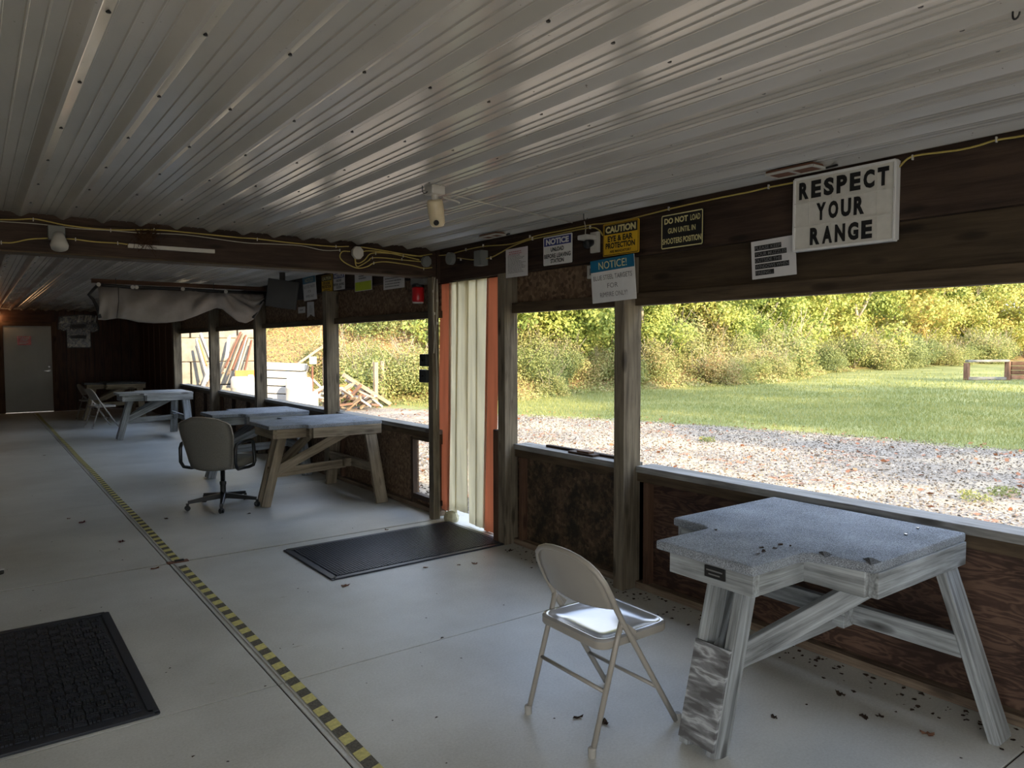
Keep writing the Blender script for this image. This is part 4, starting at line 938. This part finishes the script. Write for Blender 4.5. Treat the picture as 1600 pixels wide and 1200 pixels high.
cable('second cable running down the post beside the curtain doorway',[(683,436),(683,480),(681,520),(682,560),(683,600),(682,640)],.004,'romexwhite','X',3.152,clips=[(683,470),(683,505)])
sb=MB(); sb.bb((3.335,3.24,.755),(3.375,4.12,.778)); sb.bb((3.27,3.55,.7601),(3.336,3.80,.776)); sb=sb.build('wood_scrap',MT['darkwood'],None,bevel=.003); tag(sb,'thin dark wood scrap lying on the sill beside the doorway','board')
for (y0,y1,x0) in ((3.60,3.72,3.28),):
    o=MB().bb((x0,y0,.776),(x0+.05,y1,.788)).build('wood_scrap',MT['stud'],None,bevel=.002); tag(o,'short brown wood scrap on top of the dark scrap on the sill','board')
for k,(yy,ll) in enumerate(((1.085,.05),(.985,.085))):
    o=MB().bb((3.295,yy-.008,.70-ll),(3.31,yy+.008,.70)).build('wood_stick',MT['plate']); tag(o,['short pale wooden slat under the sill right of the near bench','longer pale wooden slat under the sill right of the near bench'][k],'board')

# ================================================================== HANGING SHEET
t=thing('hanging_sheet','dusty white sheet on a black-edged rail hung from the far ceiling','sheet',(0,0,0))
YS=9.9
def hp(px,py,Y=YS): return onY(px,py,Y)
top=[(143,443),(154,444),(205,448),(285,451),(350,455),(415,458)]
def sheettop(px): 
    for (a,b),(c,d) in zip(top,top[1:]):
        if px<=c: return b+(d-b)*(px-a)/(c-a)
    return top[-1][1]
bot=[(150,499),(165,500),(182,497),(200,499),(215,503),(240,505),(262,504),(285,501),(310,492),(325,486),(338,481),(347,483),(358,492),(372,502),(385,505),(395,500),(404,486),(412,470)]
def sheetbot(px):
    if px<=bot[0][0]: return bot[0][1]
    for (a,b),(c,d) in zip(bot,bot[1:]):
        if px<=c: return b+(d-b)*(px-a)/(c-a)
    return bot[-1][1]
nx,ny=90,16; vs=[]; fs=[]
for i in range(nx+1):
    px=153+(410-153)*i/nx; a=sheettop(px)+2; b=sheetbot(px)
    for j in range(ny+1):
        u=j/ny; py=a+(b-a)*u
        p=hp(px,py); d=.022*math.sin(px*.33+u*2)*u*(1 if px<195 else .2)+.10*math.sin(u*math.pi)*(1-.3*math.sin(px*.02))
        if px>300: d+=.035*math.sin((px-338)/ (3+18*u)*2.2)*math.sin(u*math.pi*.9+.2)
        d+=.02*math.sin(px*.11+u*7)
        p.y-=d; vs.append(p)
for i in range(nx):
    for j in range(ny): q=i*(ny+1)+j; fs.append((q,q+ny+1,q+ny+2,q+1))
o=MB().add(vs,fs).build('sheet',MT['tarp'],t,smooth=True); mm=o.modifiers.new('s','SOLIDIFY'); mm.thickness=.004
MB().tube([hp(*p)+Vector((0,-.02,0)) for p in [(152,445),(180,447),(205,449),(240,450),(285,452),(350,456),(415,458)]],.022,6).build('black_edging',MT['black'],t,smooth=True)
MB().tube([hp(*p)+Vector((0,-.03,0)) for p in [(152,446),(145,453),(138,461),(145,468),(151,480),(156,497)]],.020,6).build('black_edging',MT['black'],t,smooth=True)
MB().tube([hp(*p)+Vector((0,-.03,0)) for p in [(414,458),(409,470),(402,484),(394,497)]],.018,6).build('black_edging',MT['black'],t,smooth=True)
a,b=hp(143,441),hp(416,454); MB().bar(a+Vector((0,.02,.02)),b+Vector((0,.02,.02)),.04,.05).build('rail',MT['stud'],t,bevel=.003)
for px in (153,206,212,284,351):
    q=hp(px,sheettop(px)+1)+Vector((0,-.05,0)); MB().lathe([(.022,0),(.024,.008),(.012,.012)],12,q,Matrix.Rotation(math.pi/2,3,'X')).build('washer',MT['lightbox'],t)
for px in (181,334):
    q=hp(px,sheettop(px)-2)+Vector((0,0,.0)); MB().tube([q+Vector((0,0,-.02)),Vector((q.x,q.y,CZ-.01))],.004,6).build('hanger_wire',MT['black'],t)
MB().tube([hp(182,450)+Vector((0,-.14,0)),hp(182,472)+Vector((0,-.16,0)),hp(181,497)+Vector((0,-.08,0))],.004,5).build('cord',MT['black'],t)

# ================================================================== FAR WALL THINGS
YD=YF-.02
t=thing('door_sign','small red sign with white lettering on the far door','sign',(.944,YD-.006,1.622),R=RB)
MB().prism(rr(.26,.20,.008),-.004,0).build('panel',MT['red'],t)
m=MB(); letter(m,'PLEASE',-.10,.10,.045,.085,.002,.02); letter(m,'KEEP',-.07,.07,-.005,.033,.002,.02); textlines(m,-.09,.09,-.075,-.02,2,.5,seed=6); m.build('lettering',MT['paper'],t)
t=thing('jersey_poster','shiny jersey-shaped picture with black border on the far wall','poster',(2.0,YD-.01,1.85),R=RB)
jp=[(-.24,-.40),(.26,-.40),(.26,.02),(.30,-.03),(.42,.0),(.44,.08),(.36,.38),(.1,.40),(-.1,.37),(-.38,.33),(-.42,.04),(-.30,.0),(-.24,.03)]
MB().prism(jp,-.02,0).build('border',MT['black'],t)
m=MB(); m.prism([(x*.93,y*.94) for x,y in jp],0,.004)
jm,jn,jb=newmat('glossy printed jersey',.25,(.2,.2,.2),.6)
v=vec(jn,(1,1,1),False); n_=N(jn,'ShaderNodeTexNoise',Scale=9,Detail=6,Distortion=2); jn.links.new(v,n_.inputs['Vector']); r_=ramp(jn,[(.40,(.012,.014,.02)),(.52,(.09,.10,.10)),(.60,(.20,.19,.13)),(.68,(.06,.07,.06))],n_.outputs['Fac']); jn.links.new(r_.outputs[0],jb.inputs['Base Color'])
m.build('jersey_print',jm,t)
m=MB(); 
for x0 in (-.02,.12,.22,.32): m.add([(x0,.22,.006),(x0+.04,.20,.006),(x0+.07,.36,.006),(x0+.04,.37,.006)],[(0,1,2,3)])
m.build('white_stripes',MT['lightbox'],t)
m=MB(); quad(m,-.17,.16,-.17,-.10,.006); quad(m,-.17,.16,.06,.155,.006); m.build('grey_bands',MT['screen'],t)
m=MB(); textlines(m,-.12,.10,.09,.135,1,.8,z=.008,seed=21); m.build('print',MT['black'],t)
# lamp just inside the left edge at the far door
t=thing('wall_lamp','small warm lamp above the left side of the far door','lamp',(.47,YF-.10,2.19))
MB().lathe([(.03,0),(.05,.03),(.05,.07)],12).build('shade',MT['lightbox'],t)
l=bpy.data.lights.new('lamp_light','POINT'); l.energy=1.3; l.color=(1,.55,.25); l.shadow_soft_size=.04; lo=bpy.data.objects.new('lamp_light',l); COL.objects.link(lo); lo.parent=t; lo.location=(0,-.02,-.04)

# ================================================================== OUTSIDE
G0=-.16
base=[(-5,21.0),(6.6,21.0),(8.2,19.3),(9.6,18.9),(12.6,17.6),(16.5,18.9),(20,19.4),(28,18.9),(34,21.2),(41,24.2),(72,25.5),(140,27)]
bx_=np.array([b[0] for b in base]); by_=np.array([b[1] for b in base])
def dline(x,y): return y-np.interp(x,bx_,by_)
def terr(x,y):
    x=np.asarray(x,float); y=np.asarray(y,float); d=dline(x,y)
    sl=np.interp(x,[0,22,34,60],[.62,.55,.30,.16]); mxh=np.interp(x,[0,25,40],[5.5,5.0,3.5])
    h=np.clip(d,0,None)*sl; h=mxh*(1-np.exp(-h/mxh))
    e=np.clip(x-92,0,None)*.25; e=np.minimum(e,6)
    n=.10*np.sin(x*1.7+y*.9)*np.clip(d,0,1)+.05*np.sin(x*3.1-y*2.3)*np.clip(d,0,1)
    return G0+np.maximum(h,e)+n
def grid(name,xs,ys,mat):
    X,Y=np.meshgrid(xs,ys,indexing='ij'); Z=terr(X,Y); nx,ny=len(xs),len(ys)
    v=np.stack([X,Y,Z],-1).reshape(-1,3); i=np.arange(nx-1)[:,None]*ny+np.arange(ny-1)[None,:]
    f=np.stack([i,i+ny,i+ny+1,i+1],-1).reshape(-1,4)
    me=bpy.data.meshes.new(name); me.from_pydata(v.tolist(),[],f.tolist()); me.polygons.foreach_set('use_smooth',[True]*len(f)); me.materials.append(mat)
    o=bpy.data.objects.new(name,me); COL.objects.link(o); return o
gd=grid('ground',np.concatenate([np.arange(-30,0,3.0),np.arange(0,45,.5),np.arange(45,125,2.0)]),np.concatenate([np.arange(-40,14,3.0),np.arange(14,32,.5),np.arange(32,70,3.0)]),MT['ground'])
struct(gd)
def quads(cent,nrm,size,asp,jit,rand):
    n=len(cent); nrm=nrm/np.linalg.norm(nrm,axis=1,keepdims=True)
    a=np.random.normal(size=(n,3)); t=np.cross(nrm,a); t/=np.linalg.norm(t,axis=1,keepdims=True); b=np.cross(nrm,t)
    s=(size*np.random.uniform(.6,1.3,n))[:,None]
    v=np.stack([cent-t*s*.5,cent+b*s*asp*.5-nrm*s*.08,cent+t*s*.5,cent-b*s*asp*.5+nrm*s*.08],1).reshape(-1,3)
    return v
def leafobj(name,v,mat,rand=None,link=True,parent=None):
    n=len(v)//4; me=bpy.data.meshes.new(name); me.vertices.add(4*n); me.vertices.foreach_set('co',v.astype(np.float32).ravel())
    me.loops.add(4*n); me.loops.foreach_set('vertex_index',np.arange(4*n,dtype=np.int32)); me.polygons.add(n); me.polygons.foreach_set('loop_start',np.arange(0,4*n,4,dtype=np.int32)); me.polygons.foreach_set('loop_total',np.full(n,4,dtype=np.int32))
    at=me.attributes.new('leafrand','FLOAT','POINT'); r=np.repeat(np.random.rand(n) if rand is None else rand,4).astype(np.float32); at.data.foreach_set('value',r)
    me.materials.append(mat); me.update(calc_edges=True); me.validate()
    o=bpy.data.objects.new(name,me); COL.objects.link(o)
    if parent: o.parent=parent
    return o
def cloud(blobs,n,size,asp=.7,up=.35,inner=.35):
    vol=np.array([b[3]**2 for b in blobs]); pick=np.random.choice(len(blobs),n,p=vol/vol.sum()); B=np.array(blobs)
    d=np.random.normal(size=(n,3)); d/=np.linalg.norm(d,axis=1,keepdims=True)
    r=B[pick,3]*(inner+(1-inner)*np.random.rand(n)**.45)*(1+.12*np.random.normal(size=n)); c=B[pick,:3]+d*r[:,None]*np.array([1,1,.85])
    nr=d*.8+np.random.normal(size=(n,3))*.6; nr[:,2]+=up
    return quads(c,nr,size,asp,0,None)
def branch(mb,p,d,L_,r,depth,rg):
    q=[p]; 
    for k in range(3):
        d=(d+Vector((rg.uniform(-.22,.22),rg.uniform(-.22,.22),rg.uniform(-.05,.15)))).normalized(); q.append(q[-1]+d*L_/3)
    mb.tube(q,[r,r*.85,r*.7,r*.55],6)
    if depth>0:
        for k in range(rg.choice((2,3))):
            a=rg.uniform(0,6.28); nd=(d+Vector((math.cos(a),math.sin(a),rg.uniform(.0,.5)))*.75).normalized()
            branch(mb,q[rg.choice((2,3))],nd,L_*rg.uniform(.55,.75),r*.55,depth-1,rg)
def make_tree(seed,h,w,nl,size,mat,low=.25,nm='leafy_tree'):
    rg=random.Random(seed); t=thing(nm,None,'tree')
    mb=MB(); branch(mb,Vector((0,0,-.3)),Vector((rg.uniform(-.1,.1),rg.uniform(-.1,.1),1)),h*.5,h*.013+.02,3,rg); mb.build('trunk',MT['bark'],t,smooth=True)
    bl=[]
    for k in range(26):
        a=rg.uniform(0,6.28); u=rg.uniform(low,.93); rad=w*math.sqrt(max(.05,1-((u-.5)/.55)**2))*rg.uniform(.2,.95); bl.append((rad*math.cos(a),rad*math.sin(a),h*u,w*rg.uniform(.22,.42)))
    leafobj('foliage',cloud(bl,nl,size),mat,parent=t)
    return t
def make_bush(seed,h,w,nl,size,mat,nm='shrub'):
    rg=random.Random(seed); t=thing(nm,None,'shrub'); mb=MB()
    for k in range(6):
        a=rg.uniform(0,6.28); branch(mb,Vector((0,0,-.1)),Vector((math.cos(a)*.5,math.sin(a)*.5,1)).normalized(),h*.7,.012,1,rg)
    mb.build('stem',MT['bark'],t,smooth=True)
    bl=[]
    for k in range(16):
        a=rg.uniform(0,6.28); rad=w*rg.uniform(0,.8); bl.append((rad*math.cos(a),rad*math.sin(a),h*rg.uniform(.12,.8)*(1-.4*rad/w),w*rg.uniform(.28,.5)))
    leafobj('foliage',cloud(bl,nl,size,.6),mat,parent=t)
    return t
trees=[make_tree(i+1,7.5,2.6,11000,.17,MT['leafgreen'],.12) for i in range(4)]
bushes=[make_bush(i+31,1.7,1.15,5200,.075,MT['leafbrush']) for i in range(4)]
greys=[make_bush(i+61,2.6,1.7,6000,.11,MT['leafgrey']) for i in range(2)]
used=set()
def place(proto,x,y,s,label,group,sz=1,dz=-.05):
    if proto.name in used: o=copy_tree(proto)
    else: o=proto; used.add(proto.name)
    o.location=(x,y,float(terr(x,y))+dz); o.rotation_euler=(0,0,random.uniform(0,6.28)); o.scale=(s,s,s*sz); o['label']=label; o['group']=group
    return o
rg=random.Random(5)
# shrubs along the foot of the bank
for i in range(46):
    x=rg.uniform(8.2,30); d=abs(rg.gauss(.9,.6)); y=float(np.interp(x,bx_,by_))+d
    place(bushes[i%4],x,y,rg.uniform(.55,1.0),'low mixed green and brown shrub at the foot of the wooded bank','shrubs at the foot of the bank')
for i in range(64):
    x=rg.uniform(7.2,36); d=rg.uniform(2.2,8); y=float(np.interp(x,bx_,by_))+d
    place(bushes[i%4],x,y,rg.uniform(1.0,1.7),'brushy shrub growing up the slope of the bank','shrubs up the bank')
for i in range(34):
    x=rg.uniform(30,78); d=rg.uniform(.2,3.5); y=float(np.interp(x,bx_,by_))+d
    place(bushes[i%4],x,y,rg.uniform(1.1,1.9),'rounded shrub along the far edge of the mown grass','shrubs by the far grass')
for i in range(38):
    x=rg.uniform(13,36); d=rg.uniform(1.6,8); y=float(np.interp(x,bx_,by_))+d
    place(trees[i%4],x,y,rg.uniform(.55,.95),'yellow-green leafy tree standing on the bank beyond the range','trees on the bank')
for i in range(14):
    x=rg.uniform(6.5,14); d=rg.uniform(6,11); y=float(np.interp(x,bx_,by_))+d
    place(trees[i%4],x,y,rg.uniform(.5,.8),'leafy tree at the top of the bank above the debris','trees above the debris')
for i in range(34):
    x=rg.uniform(32,84); d=rg.uniform(2.0,10); y=float(np.interp(x,bx_,by_))+d
    place(trees[i%4],x,y,rg.uniform(1.0,1.6),'tall yellow-green tree in the woods past the far lawn','trees past the far lawn')
for i in range(16):
    x=rg.uniform(84,100); y=rg.uniform(18,52)
    place(trees[i%4],x,y,rg.uniform(1.4,2.0),'distant pale green tree closing the end of the lawn','trees at the far end')
for i in range(16):
    x=rg.uniform(86,98); y=-26+i*2.9
    place(trees[i%4],x,y,rg.uniform(1.4,2.0),'distant tree at the far end of the lawn, beyond the frame at right','trees at the far end beyond the frame')
for i in range(6):
    x=rg.uniform(38,56); y=float(np.interp(x,bx_,by_))+rg.uniform(-.6,1.2)
    place(greys[i%2],x,y,rg.uniform(.7,1.15),'grey-green willowy shrub before the woods near the log barrier','grey-green shrubs by the lawn')
for i in range(5):
    x=rg.uniform(15,19); y=float(np.interp(x,bx_,by_))+rg.uniform(.3,1.4)
    place(greys[i%2],x,y,rg.uniform(.45,.75),'dark green shrub at the bend of the bank','dark shrubs at the bend')
# trees right of the frame that throw the long shadows over the lawn
for i in range(20):
    x=10.5+i*3.2+rg.uniform(-1.5,1.5); y=rg.choice((-8,-11,-15))+rg.uniform(-1,1); s_=rg.uniform(.9,1.7)
    place(trees[i%4],x,y,s_,'leafy tree standing outside the frame at right, shading the lawn','trees right of the frame')
# bare pale trunks
for i,(x,y,h_) in enumerate([(20.5,21.2,5.5),(19.2,20.6,5.0),(21.3,22.0,6.0),(46,27.5,10),(44,27,9.0),(50,28,10)]):
    mb=MB(); branch(mb,Vector((0,0,0)),Vector((.05,0,1)),h_*.55,.05 if i<3 else .09,2,random.Random(90+i)); o=mb.build('bare_trunk',MT['bark'],smooth=True); o.location=(x,y,float(terr(x,y)))
    tag(o,'thin bare pale trunk at the left of the large opening' if i<3 else 'bare pale trunk among the woods above the log barrier','tree',group='bare trunks at left' if i<3 else 'bare trunks at right')
# undergrowth on the bank, grass blades
n=70000; x=np.random.uniform(7.2,44,n); d=np.abs(np.random.gamma(1.4,2.0,n))-.5; y=np.interp(x,bx_,by_)+d
z=terr(x,y)+np.random.rand(n)**1.5*np.interp(d,[-.5,.3,1.5],[.06,.35,.8]); c=np.stack([x,y,z],-1); nr=np.random.normal(size=(n,3)); nr[:,2]+=.7; nr[:,1]-=.6
tag(leafobj('undergrowth',quads(c,nr,np.interp(x,[8,40],[.07,.14]),.6,0,None),MT['leafbrush']),'tangled green and orange-brown undergrowth covering the bank','undergrowth',kind='stuff')
def xb(y): return np.interp(y,[-10,2,7,11,13.7,17,22],[12.5,12.9,12.5,11.4,10.2,9.0,7.0])
n=90000; y=np.random.uniform(-1,24,n); x=xb(y)+.2+np.random.gamma(1.3,6,n); ok=(dline(x,y)<.6)&(x<60)&~((x<9.6)&(y>15.5)); x=x[ok];y=y[ok]; n=len(x)
hgt=np.random.uniform(.03,.075,n)*np.interp(x,[12,40],[1,1.6]); ang=np.random.uniform(0,6.28,n); w=np.interp(x,[12,40],[.006,.02])
bx=np.cos(ang)*w;by=np.sin(ang)*w; lx=np.random.normal(size=n)*.02; ly=np.random.normal(size=n)*.02; z=terr(x,y)
v=np.stack([np.stack([x-bx,y-by,z],-1),np.stack([x+bx,y+by,z],-1),np.stack([x+bx*.2+lx,y+by*.2+ly,z+hgt],-1),np.stack([x-bx*.2+lx,y-by*.2+ly,z+hgt],-1)],1).reshape(-1,3)
tag(leafobj('lawn_grass',v,MT['grassblade']),'short mown green grass of the range lawn','grass',kind='stuff')
# fallen leaves over the gravel and gravel stones
n=1300; y=np.random.uniform(-.5,19,n); x=np.random.uniform(3.9,13.5,n); ok=x<xb(y)+1.5; x=x[ok];y=y[ok];n=len(x)
c=np.stack([x,y,terr(x,y)+.015],-1); nr=np.random.normal(size=(n,3))*.35; nr[:,2]+=1
tag(leafobj('gravel_leaves',quads(c,nr,.075,.7,0,None),foliage('fallen red brown leaves',[(.1,(.34,.12,.05)),(.6,(.28,.13,.07)),(1,(.48,.27,.12))],.1)),'fallen red-brown leaves scattered over the gravel','leaves',kind='stuff')
n=52000; y=np.random.uniform(.5,14,n); x=3.9+np.random.rand(n)*9.3; ok=(x<xb(y)+.5); x=x[ok];y=y[ok];n=len(x)
c=np.stack([x,y,terr(x,y)+.006],-1); nr=np.random.normal(size=(n,3))*.5; nr[:,2]+=1
gm,gn,gb=newmat('gravel stones',.9,(.4,.4,.4),.2); at=N(gn,'ShaderNodeAttribute'); at.attribute_name='leafrand'; r_=ramp(gn,[(0,(.14,.122,.10)),(.5,(.26,.23,.19)),(1,(.42,.375,.315))],at.outputs['Fac']); gn.links.new(r_.outputs[0],gb.inputs['Base Color'])
tag(leafobj('gravel_stones',quads(c,nr,.034,.8,0,None),gm),'loose pale grey gravel covering the ground outside the openings','gravel',kind='stuff')
def weed(label,px,py,s):
    p=onZ(px,py,G0); n=220; a=np.random.uniform(0,6.28,n); r=np.random.rand(n)**.5*.13*s
    c=np.stack([r*np.cos(a),r*np.sin(a),np.random.rand(n)*.07*s+.01],-1); nr=np.random.normal(size=(n,3))*.5; nr[:,2]+=.7
    o=leafobj('weed_clump',quads(c,nr,.035,.5,0,None),MT['grassblade']); o.location=p; tag(o,label,'weed')
weed('green weed clump in the gravel, left of the brighter one',1524,783,1.3); weed('bright green weed tuft in the gravel near the right edge',1568,774,1.2); weed('small faint weed in the gravel near the curtain side of the large window',1105,690,1.0)
# log barrier on the far lawn
t=thing('timber_barrier','brown timber barrier with posts and grey top rail on the far lawn','barrier',(0,0,0))
P0=onZ(1510,594,G0); P1=onZ(1574,594,G0); dv=(P1-P0); P2=P1+dv*1.4
for k,p in enumerate((P0,P1,P2)): MB().bar(p,p+Vector((0,0,.80 if k==0 else .86)),.20,.24,(1,0,0)).build('post',MT['railtie'],t,bevel=.02)
MB().bar(P0+Vector((0,0,.88)),P1+Vector((0,0,.90)),.30,.10).build('top_rail',MT['sill'],t,bevel=.01)
MB().bar(P0+Vector((0,0,.08)),P1+Vector((0,0,.08)),.16,.14).build('bottom_rail',MT['sill'],t,bevel=.01)
for k in range(4): MB().bar(P1+dv.normalized()*.15+Vector((0,0,.14+k*.21)),P2+Vector((0,0,.14+k*.21)),.12,.19).build('board',MT['railtie'] if k<1 else MT['stud'],t,bevel=.01)

# block wall and debris beyond the far windows
bw=MB(); YW=20.4
for r_ in range(5):
    x=4.0-(r_%2)*.6
    while x<6.5:
        a=max(4.0,x); b=min(6.55,x+1.18)
        if b-a>.1: bw.bb((a+.01,YW,G0+r_*.62+.01),(b-.01,YW+.6,G0+(r_+1)*.62-.01))
        x+=1.2
tag(bw.build('block_wall',MT['greyblock'],None,bevel=.02),'stacked concrete block wall beyond the far windows','wall')
def at(px,py,Y): return onY(px,py,Y)
def plank(name,label,p0,p1,Y0,Y1,w,h,mat,cat='board',group=None):
    a=at(p0[0],p0[1],Y0); b=at(p1[0],p1[1],Y1); o=MB().bar(a,b,w,h,(0,1,0.1)).build(name,MT[mat],None,bevel=.004); return tag(o,label,cat,group)
GW='boards leaning on the block wall'
plank('leaning_plank','white angled board with orange edge, left half, seen in the leftmost window',(307,530),(326,600),19.6,19.0,.06,.14,'whiteplastic')
plank('orange_strip','narrow orange strip on the white angled board in the leftmost window',(310,531),(323,571),19.5,19.1,.03,.05,'orangeplank')
plank('leaning_plank','white angled board, right half, in the leftmost window',(313,522),(333,575),19.6,19.2,.05,.16,'palelumber')
plank('leaning_plank','bluish white board sloping down at the bottom of the leftmost window',(333,560),(314,612),19.2,18.4,.05,.12,'palelumber')
plank('leaning_plank','tan board sloping at the bottom right of the leftmost window',(334,582),(322,612),19.0,18.3,.05,.10,'lumber')
for k,(a,b,m_) in enumerate([((372,525),(348,583),'lumber'),((379,522),(356,585),'lumber'),((384,528),(368,582),'benchgrey'),((388,530),(372,582),'lumber'),((393,532),(381,584),'rust'),((384,524),(363,578),'rust'),((358,526),(354,560),'palelumber'),((376,519),(352,574),'rust')]):
    plank('leaning_plank','long thin board or rail leaning on the block wall in the second window',a,b,20.0,19.2,.04,.06 if m_=='rust' else .10,m_,group=GW)
def drum(label,px,py0,py1,Y,w):
    a=at(px,py1,Y); hgt=at(px,py0,Y).z-a.z; z0=G0; hgt=at(px,py0,Y).z-z0; t=thing('plastic_drum',label,'drum',(a.x,a.y,z0)); r=w
    MB().lathe([(r*.93,0),(r,.03),(r,.25*hgt),(r*1.02,.27*hgt),(r,.29*hgt),(r,.70*hgt),(r*1.02,.72*hgt),(r,.74*hgt),(r,.93*hgt),(r*.9,.985*hgt),(r*.86,hgt)],24).build('body',MT['whiteplastic'],t,smooth=True)
    MB().lathe([(r*.2,hgt),(r*.2,hgt+.03),(r*.16,hgt+.035)],12,(r*.4,0,0)).build('cap',MT['whiteplastic'],t)
drum('white plastic drum in the second window, below the leaning boards',384,588,640,18.0,.33)
drum('large white plastic drum in the third window before the white boards',468,590,640,17.2,.31)
drum('small pale bucket beside the wood pile in the third window',491,613,640,17.0,.10)
plank('orange_board','orange-brown board lying over the first white drum',(367,587),(403,586),18.1,18.1,.25,.04,'orangeplank')
ws=thing('white_board_stack','stack of long white siding boards in the third window','board stack',(0,0,0))
for k in range(5):
    a=at(402,571+k*12,18.7); b=at(476,574+k*12,18.0); MB().bar(a,b,.5,.17).build('board',MT['palelumber'],ws,bevel=.01)
plank('long_pole','long pale pole slanting up above the white boards',(449,580),(509,538),18.3,18.6,.05,.06,'lumber')
plank('short_stake','short pale stake leaning behind the large drum',(474,594),(481,572),18.0,18.2,.05,.07,'lumber')
t=thing('rusty_sign_post','rusty post carrying a small square white plate in the third window','post',(0,0,0)); a=at(488,640,17.6); b=at(488,572,17.6); MB().bar((a.x,a.y,G0),b,.04,.05,(0,1,0)).build('post',MT['rust'],t)
c=at(489,563,17.55); MB().bb((c.x-.09,c.y-.01,c.z-.09),(c.x+.09,c.y+.01,c.z+.09)).build('plate',MT['palelumber'],t)
def upright(label,px,y0,y1,Y,w):
    a=at(px,y1,Y); b=at(px,y0,Y); o=MB().bar((a.x,a.y,G0),b,w,w,(0,1,0)).build('upright_post',MT['lumber'],None,bevel=.01); tag(o,label,'post')
upright('leftmost upright timber post behind the wood pile, third window',508,558,605,18.3,.11)
upright('upright timber post on the left of the pair in the fourth window',587,566,632,18.2,.11); upright('upright timber post on the right of the pair in the fourth window',597,564,630,19.0,.10)
plank('fallen_beam','long pale beam sloping down to the right from the wood pile',(537,586),(609,631),17.8,18.2,.10,.12,'lumber')
plank('fallen_beam','thinner beam sloping right just beneath the long pale one',(540,594),(606,634),18.0,18.3,.06,.07,'palelumber')
rg=random.Random(12)
for i in range(52):
    px=rg.uniform(492,596); py=rg.uniform(598,634); L_=rg.uniform(14,32); a=rg.choice((rg.uniform(-.5,.3),rg.uniform(.4,.9),rg.uniform(-.9,-.4)))
    if py<598+max(0,px-545)*.6: continue
    Y0=rg.uniform(17.2,18.4)
    m_='orangeplank' if i in (3,9) else rg.choice(('lumber','lumber','palelumber','railtie'))
    plank('scrap_board','weathered scrap board jumbled in the wood pile outside',(px-L_/2*math.cos(a),py-L_/2*math.sin(a)),(px+L_/2*math.cos(a),py+L_/2*math.sin(a)),Y0,Y0+rg.uniform(-.4,.4),.05,rg.uniform(.07,.14),m_,group='scrap boards of the wood pile')
